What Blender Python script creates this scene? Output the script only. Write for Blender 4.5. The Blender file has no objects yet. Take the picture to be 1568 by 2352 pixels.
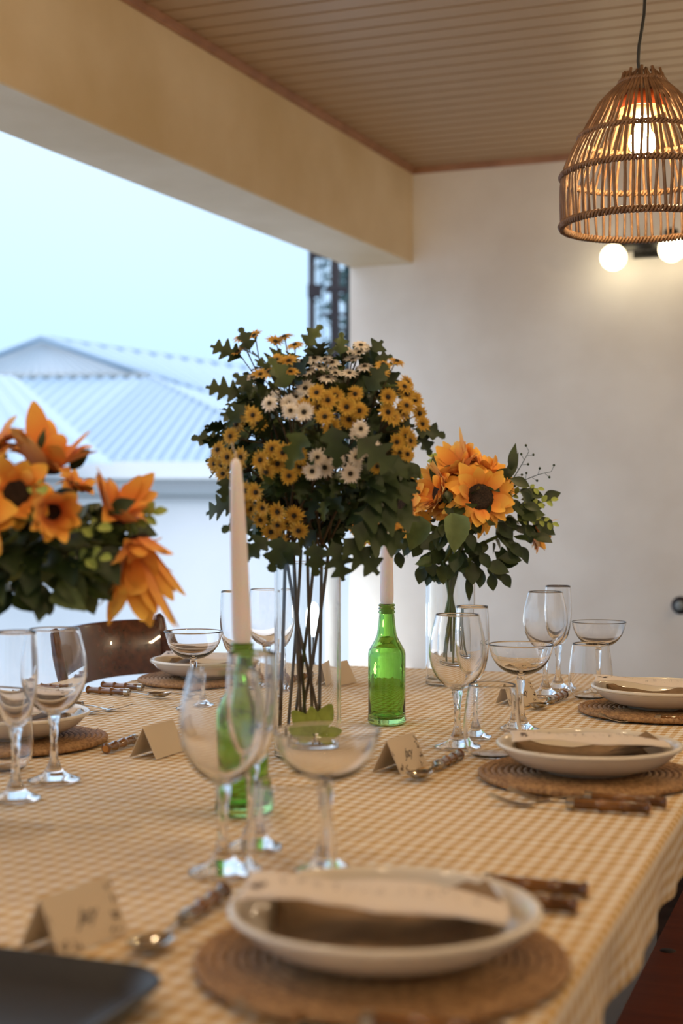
import bpy, bmesh, math, random
from math import pi, sin, cos, sqrt, radians
from mathutils import Vector, Matrix, Euler, noise
random.seed(7)
SC = bpy.context.scene
COL = SC.collection
F, HX, HY, CZ, TZ = 3266.67, 784.0, 1176.0, 1.13, 0.75

# ------------------------------------------------------------------ camera
cam_d = bpy.data.cameras.new('camera'); cam = bpy.data.objects.new('camera', cam_d); COL.objects.link(cam)
cam.location = (0, 0, CZ); cam.rotation_euler = (pi/2, 0, 0)
cam_d.sensor_fit = 'HORIZONTAL'; cam_d.sensor_width = 24; cam_d.lens = 50
cam_d.clip_start = 0.05; cam_d.clip_end = 400
cam_d.dof.use_dof = True; cam_d.dof.focus_distance = 2.65; cam_d.dof.aperture_fstop = 3.4
SC.camera = cam
# ------------------------------------------------------------------ sky
world = bpy.data.worlds.new('dusk_sky'); SC.world = world; world.use_nodes = True
nt = world.node_tree; nt.nodes.clear()
out = nt.nodes.new('ShaderNodeOutputWorld'); bg = nt.nodes.new('ShaderNodeBackground')
tc = nt.nodes.new('ShaderNodeTexCoord'); sep = nt.nodes.new('ShaderNodeSeparateXYZ')
rmp = nt.nodes.new('ShaderNodeValToRGB'); nz = nt.nodes.new('ShaderNodeTexNoise'); ad = nt.nodes.new('ShaderNodeMath')
nz.inputs['Scale'].default_value = 2.2; nz.inputs['Detail'].default_value = 2
ad.operation = 'MULTIPLY_ADD'; ad.inputs[1].default_value = 0.10; ad.inputs[2].default_value = -0.05
ad2 = nt.nodes.new('ShaderNodeMath'); ad2.operation = 'ADD'
nt.links.new(tc.outputs['Generated'], sep.inputs[0]); nt.links.new(tc.outputs['Generated'], nz.inputs['Vector'])
nt.links.new(nz.outputs[0], ad.inputs[0]); nt.links.new(sep.outputs['Z'], ad2.inputs[0]); nt.links.new(ad.outputs[0], ad2.inputs[1])
nt.links.new(ad2.outputs[0], rmp.inputs[0])
e = rmp.color_ramp.elements
e[0].position = 0.0; e[0].color = (0.28, 0.40, 0.55, 1)
e[1].position = 1.0; e[1].color = (1.50, 1.56, 1.78, 1)   # overcast dusk: the zenith is about three times the horizon
m_ = e.new(0.13); m_.color = (0.34, 0.50, 0.68, 1)
m_ = e.new(0.30); m_.color = (0.43, 0.55, 0.67, 1)
m_ = e.new(0.58); m_.color = (0.98, 1.04, 1.20, 1)
nt.links.new(rmp.outputs[0], bg.inputs[0]); bg.inputs[1].default_value = 2.0
nt.links.new(bg.outputs[0], out.inputs[0])
# ------------------------------------------------------------------ exposure and sampling
vs = SC.view_settings; vs.view_transform = 'Standard'; vs.look = 'None'; vs.gamma = 1; vs.use_curve_mapping = False
vs.exposure = 0.06
cy = SC.cycles
cy.max_bounces = 14; cy.transmission_bounces = 14; cy.diffuse_bounces = 4; cy.glossy_bounces = 5; cy.transparent_max_bounces = 8
cy.sample_clamp_indirect = 6.0; cy.blur_glossy = 0.25; cy.adaptive_threshold = 0.03

# ------------------------------------------------------------------ maths helpers
def srgb(h):
    h = h.lstrip('#'); r = []
    for i in (0, 2, 4):
        c = int(h[i:i+2], 16)/255; r.append(c/12.92 if c <= .04045 else ((c+.055)/1.055)**2.4)
    return (r[0], r[1], r[2], 1)
def W(px, py, d): return Vector(((px-HX)/F*d, d, CZ-(py-HY)/F*d))
def tp(px, py, z=TZ):
    d = F*(CZ-z)/(py-HY); return Vector(((px-HX)/F*d, d, z))
def pt(P, T, z=TZ): return Vector((T*.35+P*.937, T*.937-P*.35, z))
def inv(v): return (v.x*.937-v.y*.35, v.x*.35+v.y*.937)
ROT = math.atan2(-.35, .937)
def TR(loc, rz=0.0): return Matrix.Translation(loc) @ Matrix.Rotation(rz, 4, 'Z')
def rnd(a, b): return random.uniform(a, b)
def rvec(): 
    while True:
        v = Vector((rnd(-1,1), rnd(-1,1), rnd(-1,1)))
        if .05 < v.length < 1: return v.normalized()
def face_mat(loc, facing, spin=0.0, scale=1.0):
    q = Vector((0,0,1)).rotation_difference(facing.normalized()).to_matrix().to_4x4()
    return Matrix.Translation(loc) @ q @ Matrix.Rotation(spin, 4, 'Z') @ Matrix.Scale(scale, 4)
def leaf_mat(loc, along, up, scale=1.0):
    x = along.normalized(); y = up.cross(x)
    if y.length < 1e-3: y = Vector((0.3,1,0)).cross(x)
    y.normalize(); z = x.cross(y)
    m = Matrix((x, y, z)).transposed().to_4x4()
    return Matrix.Translation(loc) @ m @ Matrix.Scale(scale, 4)

# ------------------------------------------------------------------ materials
def mat(name, color=(.8,.8,.8,1), rough=.5, metal=0, trans=0, ior=1.45, spec=.5, coat=0, emit=None, estr=0, sheen=0, thin=0):
    m = bpy.data.materials.new(name); m.use_nodes = True
    b = m.node_tree.nodes['Principled BSDF']
    b.inputs['Base Color'].default_value = color; b.inputs['Roughness'].default_value = rough
    b.inputs['Metallic'].default_value = metal; b.inputs['Transmission Weight'].default_value = trans
    b.inputs['IOR'].default_value = ior; b.inputs['Specular IOR Level'].default_value = spec
    b.inputs['Coat Weight'].default_value = coat; b.inputs['Sheen Weight'].default_value = sheen
    if emit: b.inputs['Emission Color'].default_value = emit; b.inputs['Emission Strength'].default_value = estr
    return m
def nd(m, t, **k):
    n = m.node_tree.nodes.new(t)
    for a, v in k.items():
        if a in n.inputs: n.inputs[a].default_value = v
        else: setattr(n, a, v)
    return n
def lk(m, a, b): m.node_tree.links.new(a, b)
def bsdf(m): return m.node_tree.nodes['Principled BSDF']
def add_noise(m, c1, c2, scale=8, detail=4, bump=0, bscale=60, bdist=.002, coord='Object', stretch=None, lo=.35, hi=.65):
    tcn = nd(m, 'ShaderNodeTexCoord'); src = tcn.outputs[coord]
    if stretch:
        mp = nd(m, 'ShaderNodeMapping'); mp.inputs['Scale'].default_value = stretch; lk(m, src, mp.inputs[0]); src = mp.outputs[0]
    n = nd(m, 'ShaderNodeTexNoise', Scale=scale, Detail=detail); lk(m, src, n.inputs['Vector'])
    r = nd(m, 'ShaderNodeValToRGB'); r.color_ramp.elements[0].position = lo; r.color_ramp.elements[1].position = hi
    r.color_ramp.elements[0].color = c1; r.color_ramp.elements[1].color = c2
    lk(m, n.outputs[0], r.inputs[0]); lk(m, r.outputs[0], bsdf(m).inputs['Base Color'])
    if bump:
        n2 = nd(m, 'ShaderNodeTexNoise', Scale=bscale, Detail=4); lk(m, src, n2.inputs['Vector'])
        bp = nd(m, 'ShaderNodeBump', Strength=bump, Distance=bdist); lk(m, n2.outputs[0], bp.inputs['Height']); lk(m, bp.outputs[0], bsdf(m).inputs['Normal'])
    return r
M = {}
def wallmat(name, a, b, rough=.55):
    m = mat(name, a, rough); add_noise(m, a, b, scale=1.6, detail=5, bump=.35, bscale=9, bdist=.004); return m
M['wall'] = wallmat('painted_plaster', srgb('e3dcd3'), srgb('f5f1eb'))
M['beam'] = wallmat('beam_plaster', srgb('ccb68f'), srgb('e0ceaf'))
M['floor'] = mat('floor_tile', srgb('33271f'), .5); add_noise(M['floor'], srgb('2b2019'), srgb('3d3027'), 5)
M['plank'] = mat('cream_ceiling_paint', srgb('ae8f6c'), .40)
M['ceil_gap'] = mat('ceiling_gap', srgb('3a2816'), .8)
M['trim'] = mat('pinkish_trim_paint', srgb('b07c60'), .35); add_noise(M['trim'], srgb('95684c'), srgb('a87a5c'), 12)
def woodmat(name, c1, c2, rough=.3, coat=.3, stretch=(3, 40, 40)):
    m = mat(name, c1, rough, coat=coat); add_noise(m, c1, c2, scale=1.5, detail=8, bump=.1, bscale=4, stretch=stretch, lo=.3, hi=.7); return m
M['dark_wood'] = woodmat('dark_brown_wood', srgb('3a1a10'), srgb('5e2f1d'), .22, .5)
M['bench_wood'] = woodmat('reddish_brown_wood', srgb('6a3222'), srgb('86452f'), .3, .4)
M['table_wood'] = woodmat('table_wood', srgb('5a3a26'), srgb('73503a'), .5, .1)
M['knot'] = mat('wood_knot', srgb('1a0f0c'), .5)
# tablecloth gingham on its own cloth coordinates (metres)
def gingham():
    m = mat('mustard_gingham_cotton', rough=.85, sheen=.15, spec=.2)
    uv = nd(m, 'ShaderNodeUVMap'); uv.uv_map = 'UVMap'
    nzz = nd(m, 'ShaderNodeTexNoise', Scale=3.0, Detail=3); lk(m, uv.outputs[0], nzz.inputs['Vector'])
    s = nd(m, 'ShaderNodeSeparateXYZ')
    vm = nd(m, 'ShaderNodeVectorMath', operation='MULTIPLY_ADD'); vm.inputs[1].default_value = (.004,.004,0)
    lk(m, nzz.outputs['Color'], vm.inputs[0]); lk(m, uv.outputs[0], vm.inputs[2]); lk(m, vm.outputs[0], s.inputs[0])
    st = []
    for ax in (0, 1):
        a = nd(m, 'ShaderNodeMath', operation='MULTIPLY'); a.inputs[1].default_value = 2*pi/(.0182,.0250)[ax]; lk(m, s.outputs[ax], a.inputs[0])
        b = nd(m, 'ShaderNodeMath', operation='SINE'); lk(m, a.outputs[0], b.inputs[0])
        c = nd(m, 'ShaderNodeMapRange'); c.inputs['From Min'].default_value = -.25; c.inputs['From Max'].default_value = .25
        c.inputs['To Max'].default_value = .5; lk(m, b.outputs[0], c.inputs['Value']); st.append(c)
    sm = nd(m, 'ShaderNodeMath', operation='ADD'); lk(m, st[0].outputs[0], sm.inputs[0]); lk(m, st[1].outputs[0], sm.inputs[1])
    r = nd(m, 'ShaderNodeValToRGB'); r.color_ramp.elements[0].color = srgb('efe9de'); r.color_ramp.elements[1].color = srgb('c59a52')
    h = r.color_ramp.elements.new(.5); h.color = srgb('dfc79e')
    lk(m, sm.outputs[0], r.inputs[0])
    # faint weave slubs
    wv = nd(m, 'ShaderNodeTexNoise', Scale=900.0, Detail=1); lk(m, uv.outputs[0], wv.inputs['Vector'])
    wr = nd(m, 'ShaderNodeTexNoise', Scale=28.0, Detail=3); lk(m, uv.outputs[0], wr.inputs['Vector'])
    mx = nd(m, 'ShaderNodeMath', operation='MULTIPLY_ADD'); mx.inputs[1].default_value = 6; lk(m, wr.outputs[0], mx.inputs[0]); lk(m, wv.outputs[0], mx.inputs[2])
    bp = nd(m, 'ShaderNodeBump', Strength=.35, Distance=.0011); lk(m, mx.outputs[0], bp.inputs['Height'])
    lk(m, r.outputs[0], bsdf(m).inputs['Base Color']); lk(m, bp.outputs[0], bsdf(m).inputs['Normal'])
    return m
M['cloth'] = gingham()
M['glass'] = mat('clear_glass', (1,1,1,1), 0, trans=1, ior=1.46)
M['vase_glass'] = mat('vase_glass', (.985,.995,.99,1), 0, trans=1, ior=1.45)
M['green_glass'] = mat('green_glass', (.46,.73,.25,1), .0, trans=1, ior=1.45)
g_ = M['green_glass']; _n = nd(g_, 'ShaderNodeTexNoise', Scale=55.0, Detail=2); _t = nd(g_, 'ShaderNodeTexCoord'); lk(g_, _t.outputs['Object'], _n.inputs['Vector'])
_b = nd(g_, 'ShaderNodeBump', Strength=.25, Distance=.0012); lk(g_, _n.outputs[0], _b.inputs['Height']); lk(g_, _b.outputs[0], bsdf(g_).inputs['Normal'])
M['plate'] = mat('cream_glazed_stoneware', srgb('e6ddcd'), .12, spec=.6)
M['candle'] = mat('pinkish_white_wax', srgb('f6f0f6'), .4); bsdf(M['candle']).inputs['Subsurface Weight'].default_value = .7; bsdf(M['candle']).inputs['Subsurface Scale'].default_value = 1.0; bsdf(M['candle']).inputs['Subsurface Radius'].default_value = (.01,.006,.004)
M['wick'] = mat('wick', srgb('e8dccb'), .8)
M['steel'] = mat('polished_steel', srgb('b9b4ac'), .16, metal=1)
M['bamboo'] = mat('lacquered_bamboo', srgb('7a4218'), .15, coat=.7)
add_noise(M['bamboo'], srgb('4c2b12'), srgb('82562a'), 30, 3)
M['bamboo_end'] = mat('bamboo_end', srgb('b57a35'), .3)
M['straw'] = mat('woven_straw', srgb('a07850'), .65)
add_noise(M['straw'], srgb('7b5838'), srgb('bd9566'), 160, 3, bump=.6, bscale=500, bdist=.001, lo=.3, hi=.7)
M['card'] = mat('kraft_ivory_card', srgb('d8c8b0'), .7)
M['card_print'] = mat('brown_print', srgb('4a342c'), .8)
M['ink'] = mat('grey_ink', srgb('6a625e'), .8)
M['menu'] = mat('ivory_deckle_paper', srgb('e4d8cc'), .75)
M['kraft'] = mat('kraft_brown_napkin', srgb('8a7052'), .8); add_noise(M['kraft'], srgb('7c6448'), srgb('95795a'), 40)
M['tray'] = mat('black_tray', srgb('1b1b1d'), .38); add_noise(M['tray'], srgb('18181a'), srgb('222225'), 300, 2, bump=.3, bscale=900, bdist=.0006)
M['cane'] = mat('rattan_cane', srgb('75553a'), .5); add_noise(M['cane'], srgb('644730'), srgb('866447'), 40, 3)
M['cord'] = mat('black_cord', srgb('151311'), .5)
M['copper'] = mat('copper_orange_lampholder', srgb('c86a3c'), .4)
M['bulb'] = mat('glowing_bulb', (1,.85,.55,1), .3, emit=(1,.78,.42,1), estr=170)
M['globe'] = mat('glowing_globe', (1,.9,.7,1), .3, emit=(1,.84,.52,1), estr=6.5)
M['floodglow'] = mat('cool_glowing_globe', (.9,.97,1,1), .3, emit=(.85,.96,1,1), estr=9)
M['black_metal'] = mat('black_metal', srgb('1c1a18'), .4)
M['stem_dark'] = mat('dark_brown_stem', srgb('4a3a22'), .6)
M['stem_green'] = mat('green_stem', srgb('5e6f34'), .5)
def leafmat(name, a, b, rough=.45):
    m = mat(name, a, rough); add_noise(m, a, b, 25, 3)
    n = bsdf(m)
    return m
M['leaf_dark'] = leafmat('dark_green_leaf', srgb('1f2f16'), srgb('34461f'))
M['leaf_olive'] = leafmat('olive_leaf', srgb('3a4a22'), srgb('51612f'))
M['leaf_pale'] = leafmat('pale_sage_leaf', srgb('5d6f44'), srgb('788a5a'), .6)
M['leaf_lime'] = leafmat('lime_eucalyptus_leaf', srgb('8fa34c'), srgb('b3bf66'), .6)
def petalmat(name, base, mid, tip):
    m = mat(name, mid, .6, sheen=.2)
    uv = nd(m, 'ShaderNodeUVMap'); uv.uv_map = 'UVMap'; s = nd(m, 'ShaderNodeSeparateXYZ'); lk(m, uv.outputs[0], s.inputs[0])
    r = nd(m, 'ShaderNodeValToRGB'); r.color_ramp.elements[0].color = base; r.color_ramp.elements[1].color = tip
    q = r.color_ramp.elements.new(.5); q.color = mid
    lk(m, s.outputs[1], r.inputs[0]); lk(m, r.outputs[0], bsdf(m).inputs['Base Color']); return m
M['pet_yellow'] = petalmat('mustard_petal', srgb('9c6c16'), srgb('c4962c'), srgb('d2ac42'))
M['pet_white'] = petalmat('cream_petal', srgb('d8c9ac'), srgb('efe6da'), srgb('f5eee6'))
M['pet_sun'] = petalmat('sunflower_petal', srgb('e8782a'), srgb('f5a23c'), srgb('fac650'))
M['pet_orange'] = petalmat('orange_petal', srgb('dc6a28'), srgb('f0963a'), srgb('f6b84c'))
M['seed'] = mat('dark_seed_disc', srgb('241810'), .8); add_noise(M['seed'], srgb('140c08'), srgb('3c2a1c'), 350, 2, bump=1, bscale=400, bdist=.002)
M['daisy_eye'] = mat('daisy_eye', srgb('231c0c'), .7)
M['roof'] = mat('pale_metal_roof', srgb('8aa3b6'), .5)
M['roof2'] = mat('pale_metal_roof_left', srgb('93aabb'), .5)
M['nwall'] = mat('white_render', srgb('e9eef0'), .8); add_noise(M['nwall'], srgb('dfe6ea'), srgb('f0f3f4'), .5, 4)
M['ndark'] = mat('grey_gutter', srgb('8d9698'), .6)
M['ground'] = mat('pale_concrete_ground', srgb('85888a'), .9)
M['pole'] = mat('rusty_pole', srgb('2b2224'), .7)
M['box_grey'] = mat('blue_grey_metal', srgb('6f8797'), .5)
M['far_leaf'] = mat('far_teal_leaf', srgb('2c4a4a'), .7)

# ------------------------------------------------------------------ mesh builder
class MB:
    def __init__(s): s.v=[]; s.f=[]; s.uv=[]; s.mi=[]; s.cur=0
    def vert(s, p): s.v.append((p[0],p[1],p[2])); return len(s.v)-1
    def face(s, ids, uvs=None): s.f.append(tuple(ids)); s.uv.append(uvs); s.mi.append(s.cur)
    def box(s, a, b, m=None):
        x0,y0,z0=a; x1,y1,z1=b
        c=[Vector(q) for q in ((x0,y0,z0),(x1,y0,z0),(x1,y1,z0),(x0,y1,z0),(x0,y0,z1),(x1,y0,z1),(x1,y1,z1),(x0,y1,z1))]
        if m: c=[m@q for q in c]
        i=[s.vert(q) for q in c]
        for f in ((0,3,2,1),(4,5,6,7),(0,1,5,4),(1,2,6,5),(2,3,7,6),(3,0,4,7)): s.face([i[k] for k in f])
    def prism(s, poly, z0, z1):
        a=[s.vert((p[0],p[1],z0)) for p in poly]; b=[s.vert((p[0],p[1],z1)) for p in poly]; n=len(poly)
        s.face(a[::-1]); s.face(b)
        for i in range(n): s.face((a[i],a[(i+1)%n],b[(i+1)%n],b[i]))
    def lathe(s, prof, seg=32, m=None, mod=None, cap=True):
        rings=[]
        for k,(r,z) in enumerate(prof):
            if r < 1e-6: 
                p=Vector((0,0,z)); p = m@p if m else p
                rings.append([s.vert(p)]); continue
            ring=[]
            for j in range(seg):
                a=2*pi*j/seg; rr = r*(mod(a,z) if mod else 1); p=Vector((rr*cos(a),rr*sin(a),z))
                ring.append(s.vert(m@p if m else p))
            rings.append(ring)
        for k in range(len(rings)-1):
            A,B=rings[k],rings[k+1]
            for j in range(seg):
                j2=(j+1)%seg
                if len(A)==1 and len(B)==1: continue
                if len(A)==1: s.face((A[0],B[j2],B[j]))
                elif len(B)==1: s.face((A[j],A[j2],B[0]))
                else: s.face((A[j],A[j2],B[j2],B[j]))
        return rings
    def tube(s, pts, rad, seg=6, caps=True, flat=1.0):
        pts=[Vector(p) for p in pts]; n=len(pts)
        if not hasattr(rad,'__len__'): rad=[rad]*n
        t=(pts[1]-pts[0]).normalized(); u=t.orthogonal().normalized(); rings=[]
        for i in range(n):
            t2=(pts[min(i+1,n-1)]-pts[max(i-1,0)]).normalized()
            u=(u-t2*u.dot(t2)); u = u.normalized() if u.length>1e-6 else t2.orthogonal().normalized()
            w=t2.cross(u)
            rings.append([s.vert(pts[i]+(u*cos(2*pi*j/seg)+w*sin(2*pi*j/seg)*flat)*rad[i]) for j in range(seg)])
        for i in range(n-1):
            for j in range(seg):
                j2=(j+1)%seg; s.face((rings[i][j],rings[i][j2],rings[i+1][j2],rings[i+1][j]))
        if caps: s.face(rings[0][::-1]); s.face(rings[-1])
    def strip(s, pts, widths, th):
        """flat bar along pts (x,z) with width along y"""
        rs=[]
        for (x,y,z),w in zip(pts,widths):
            rs.append([s.vert((x,y-w/2,z)),s.vert((x,y+w/2,z)),s.vert((x,y+w/2,z+th)),s.vert((x,y-w/2,z+th))])
        for a,b in zip(rs,rs[1:]):
            for j in range(4): s.face((a[j],b[j],b[(j+1)%4],a[(j+1)%4]))
        s.face(rs[0]); s.face(rs[-1][::-1])
    def mesh(s, name, mats, smooth=True, angle=None):
        me=bpy.data.meshes.new(name); me.from_pydata(s.v,[],s.f)
        mats = mats if isinstance(mats,(list,tuple)) else [mats]
        for m in mats: me.materials.append(m)
        for p,mi in zip(me.polygons,s.mi): p.material_index=mi; p.use_smooth=smooth
        if any(u for u in s.uv):
            L=me.uv_layers.new(name='UVMap')
            for p,u in zip(me.polygons,s.uv):
                for k,li in enumerate(p.loop_indices): L.data[li].uv = u[k] if u else (0,0)
        me.update()
        if angle is not None: me.set_sharp_from_angle(angle=radians(angle))
        return me
WM = {}
def put(name, me, parent=None, m=None, tags=None):
    """link one object; m is its world matrix"""
    o=bpy.data.objects.new(name, me); COL.objects.link(o)
    m = m or (WM[parent.name] if parent else Matrix.Identity(4)); WM[o.name]=m
    if parent: o.parent=parent; o.matrix_basis = WM[parent.name].inverted() @ m
    else: o.matrix_basis=m
    if tags: tag(o,*tags)
    return o
def tag(o, label, cat, group=None):
    o['label']=label; o['category']=cat
    if group: o['group']=group
def struct(name, me, m=None, parent=None):
    o=put(name,me,parent,m)
    if not parent: o['kind']='structure'
    return o
def root(name, m, label, cat, group=None):
    o=put(name,None,None,m); o.empty_display_size=.02; tag(o,label,cat,group); return o
def copy_tree(o, m, label, group=None):
    r=o.copy(); COL.objects.link(r); r.matrix_basis=m; WM[r.name]=m
    r['label']=label
    if group: r['group']=group
    for ch in o.children:
        c=ch.copy(); COL.objects.link(c); c.parent=r; c.matrix_basis=ch.matrix_basis; WM[c.name]=m@c.matrix_basis
        for g in ch.children:
            d=g.copy(); COL.objects.link(d); d.parent=c; d.matrix_basis=g.matrix_basis
    return r

# ================================================================== THE ROOM
HC, HB = 2.818, 2.353                       # ceiling height, beam underside
CC = Vector((.351, 7.0))                    # inner corner beam / end wall
w = Vector((.937, -.351)); b_ = Vector((.4095, .9123)); bn = Vector((-.9123, .4095)) # wall dir, beam dir, outward of the beam
OC = CC - w*.33
def P3(v, z): return (v.x, v.y, z)
wn = Vector((.351, .937))
# end wall
mb=MB(); a=OC; c=CC+w*4.6
mb.prism([(a.x,a.y),(c.x,c.y),((c+wn*.2).x,(c+wn*.2).y),((a+wn*.2).x,(a+wn*.2).y)], 0, HC+.15)
struct('wall_end', mb.mesh('wall_end', M['wall'], False))
R0 = CC+w*4.4
mb=MB(); mb.prism([(R0.x,R0.y),((R0-b_*9.5).x,(R0-b_*9.5).y),((R0-b_*9.5+w*.2).x,(R0-b_*9.5+w*.2).y),((R0+w*.2).x,(R0+w*.2).y)],0,HC+.15)
struct('wall_right', mb.mesh('wall_right', M['wall'], False))
mb=MB(); q=CC-b_*9.3; mb.prism([((q-w*.3).x,(q-w*.3).y),((q-w*.3-wn*.2).x,(q-w*.3-wn*.2).y),((q+w*4.6-wn*.2).x,(q+w*4.6-wn*.2).y),((q+w*4.6).x,(q+w*4.6).y)],0,HC+.15)
struct('wall_rear', mb.mesh('wall_rear', M['wall'], False))
# beam over the opening (slightly uneven lower arris)
mb=MB(); N=60; rows=[]
for i in range(N+1):
    t=9.3*i/N; pi_=CC-b_*t; po=OC-b_*t
    j=.0035*noise.noise(Vector((t*2.1,3,0)))+.0015*noise.noise(Vector((t*9,1,0)))
    ch=.006
    sec=[P3(pi_,HC+.12),P3(pi_,HB+ch+j),P3(pi_+(po-pi_).normalized()*ch,HB+j*.6),P3(po-(po-pi_).normalized()*ch,HB+j*.3),P3(po,HB+ch),P3(po,HC+.12)]
    rows.append([mb.vert(s) for s in sec])
for a,c in zip(rows,rows[1:]):
    for k in range(6): mb.face((a[k],a[(k+1)%6],c[(k+1)%6],c[k]))
mb.face(rows[0]); mb.face(rows[-1][::-1])
struct('wall_beam', mb.mesh('wall_beam', M['beam'], False))
# parapet under the opening
mb=MB(); o0=OC-w*.18
mb.prism([((CC).x,(CC).y),(o0.x,o0.y),((o0-b_*9.3).x,(o0-b_*9.3).y),((CC-b_*9.3).x,(CC-b_*9.3).y)],0,.36)
struct('wall_left', mb.mesh('wall_left', M['wall'], False))
# floor
mb=MB(); q0=OC-w*.18; q1=CC+w*4.6
mb.prism([(q0.x,q0.y),(q1.x,q1.y),((q1-b_*9.4).x,(q1-b_*9.4).y),((q0-b_*9.4).x,(q0-b_*9.4).y)][::-1],-.15,0)
struct('floor', mb.mesh('floor', M['floor'], False))
# ceiling: a slab and its boards
mb=MB(); q0=OC; q1=CC+w*4.6
mb.prism([(q0.x,q0.y),(q1.x,q1.y),((q1-b_*9.4).x,(q1-b_*9.4).y),((q0-b_*9.4).x,(q0-b_*9.4).y)][::-1],HC+.012,HC+.15)
ceil=struct('ceiling', mb.mesh('ceiling', M['ceil_gap'], False))
mb=MB(); PW=.1; mm=.008
prof=[(0,.012),(.0055,.012),(mm,.0),(PW-mm,0),(PW-.0055,.012),(PW,.012)]
ra=[];rb=[]
for y,z in prof: ra.append(mb.vert((0,y,z))); rb.append(mb.vert((4.42,y,z)))
for k in range(len(prof)-1): mb.face((ra[k],rb[k],rb[k+1],ra[k+1]))
mb.face((ra[0],ra[-1],rb[-1],rb[0])); mb.face(ra[::-1]); mb.face(rb)
pm=mb.mesh('ceiling_board', M['plank'], False)
pm.flip_normals()
for i in range(80):
    t=(i+1)*.1/ (b_.dot(wn))
    s=CC-b_*t
    mtx=Matrix(((w.x,wn.x,0,s.x),(w.y,wn.y,0,s.y),(0,0,1,HC),(0,0,0,1)))
    put('ceiling_board', pm, ceil, mtx)
# cornice trims
def trimmesh(name, A, B, inward):
    mb=MB(); sec=[(0,0),(.026,0),(.026,-.006),(.019,-.009),(.018,-.015),(.010,-.019),(.008,-.027),(0,-.027)]
    ra=[];rb=[]
    for u,z in sec:
        p=A+inward*u; q=B+inward*u; ra.append(mb.vert((p.x,p.y,HC+z))); rb.append(mb.vert((q.x,q.y,HC+z)))
    n=len(sec)
    for k in range(n): mb.face((ra[k],ra[(k+1)%n],rb[(k+1)%n],rb[k]))
    mb.face(ra[::-1]); mb.face(rb); return mb.mesh(name,M['trim'],False)
struct('trim_1', trimmesh('trim_1', CC, CC-b_*9.3, -bn))
struct('trim_2', trimmesh('trim_2', CC, CC+w*4.4, -wn))

# ================================================================== OUTDOORS
def ngon(mb, pts, th=.06):
    n=(Vector(pts[1])-Vector(pts[0])).cross(Vector(pts[2])-Vector(pts[0])).normalized()*th
    a=[mb.vert(p) for p in pts]; b=[mb.vert(Vector(p)-n) for p in pts]; k=len(pts)
    mb.face(a); mb.face(b[::-1])
    for i in range(k): mb.face((a[i],b[i],b[(i+1)%k],a[(i+1)%k]))
mb=MB(); mb.box((-60,3,-3.3),(60,120,-3.2)); mb.box((-60,-20,-3.3),(-3,3,-3.2))
struct('ground', mb.mesh('ground', M['ground'], False))
nb = root('neighbour_building', TR((-3,14,-3.2)), 'pale blue house with ribbed metal roofs and gable beyond the opening', 'building')
def corr(mb, A,B,C,D, n, h=.045):
    """ribbed sheet between top edge A-B and bottom edge D-C, ribs run top to bottom"""
    A,B,C,D=map(Vector,(A,B,C,D)); nn=(B-A).cross(D-A).normalized()
    if nn.y>0: nn=-nn
    up=[];dn=[]
    for i in range(n*4+1):
        u=i/(n*4); o=nn*(h if i%4 in (1,2) else 0)
        up.append(mb.vert(A.lerp(B,u)+o)); dn.append(mb.vert(D.lerp(C,u)+o))
    for i in range(n*4): mb.face((up[i],up[i+1],dn[i+1],dn[i]))
mb=MB(); corr(mb, W(-400,868,20),W(335,862,20),W(120,1062,14),W(-640,1062,14),24); corr(mb, W(335,862,20),W(740,1061,14),W(739,1062,14),W(120,1062,14),22)
put('roof_slope', mb.mesh('roof_slope',M['roof'],False), nb, Matrix.Identity(4))
mb=MB(); corr(mb, W(95,775,20),W(900,895,27),W(1000,1062,20),W(335,862,20.0),24); 
v=[W(335,862,20),W(1000,1062,20),W(740,1062,14)]; mb.face([mb.vert(p) for p in v])
put('roof_slope', mb.mesh('roof_side',M['roof'],False), nb, Matrix.Identity(4))
mb=MB(); corr(mb, W(-500,780,13.2),W(40,868,14.4),W(262,1066,12.6),W(-700,1066,12.6),16)
put('lower_roof_slope', mb.mesh('roof_low',M['roof2'],False), nb, Matrix.Identity(4))
mb=MB(); corr(mb, W(95,785,20.05),W(96,785,20.05),W(330,862,20.05),W(-140,866,20.05),22,.03)
put('gable_panel', mb.mesh('gable',M['nwall'],False), nb, Matrix.Identity(4))
mb=MB()
mb.tube([W(-200,890,19.8),W(95,775,19.8),W(345,866,19.8)],.045,6)
mb.tube([W(345,866,19.8),W(740,1062,13.9)],.05,6); mb.tube([W(95,775,19.9),W(900,893,26.9)],.04,6)
put('ridge_flashing', mb.mesh('ridge',M['roof2']), nb, Matrix.Identity(4))
mb=MB(); mb.tube([W(-150,869,19.7),W(340,864,19.7)],.05,6)
put('flashing_strip', mb.mesh('flash',M['ndark']), nb, Matrix.Identity(4))
e0=W(-900,1062,13.9); e1=W(1000,1062,13.9)
def band(y0,y1,d,mt,name,th=.1):
    a=W(-900,y0,d); b=W(1000,y1,d); mb=MB(); mb.box((a.x,d,b.z),(b.x,d+th,a.z)); put(name, mb.mesh(name,mt,False), nb, Matrix.Identity(4))
band(1060,1100,13.8,M['nwall'],'fascia_board'); band(1099,1106,13.7,M['ndark'],'gutter',.15)
band(1106,1138,13.9,M['nwall'],'wall_band'); band(1137,1142,13.85,M['ndark'],'ledge',.2)
a=W(-900,1140,13.95); b=W(1000,1140,13.95); mb=MB(); mb.box((a.x,13.95,-3.2),(b.x,14.2,a.z)); put('house_wall', mb.mesh('hw',M['nwall'],False), nb, Matrix.Identity(4))
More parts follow.
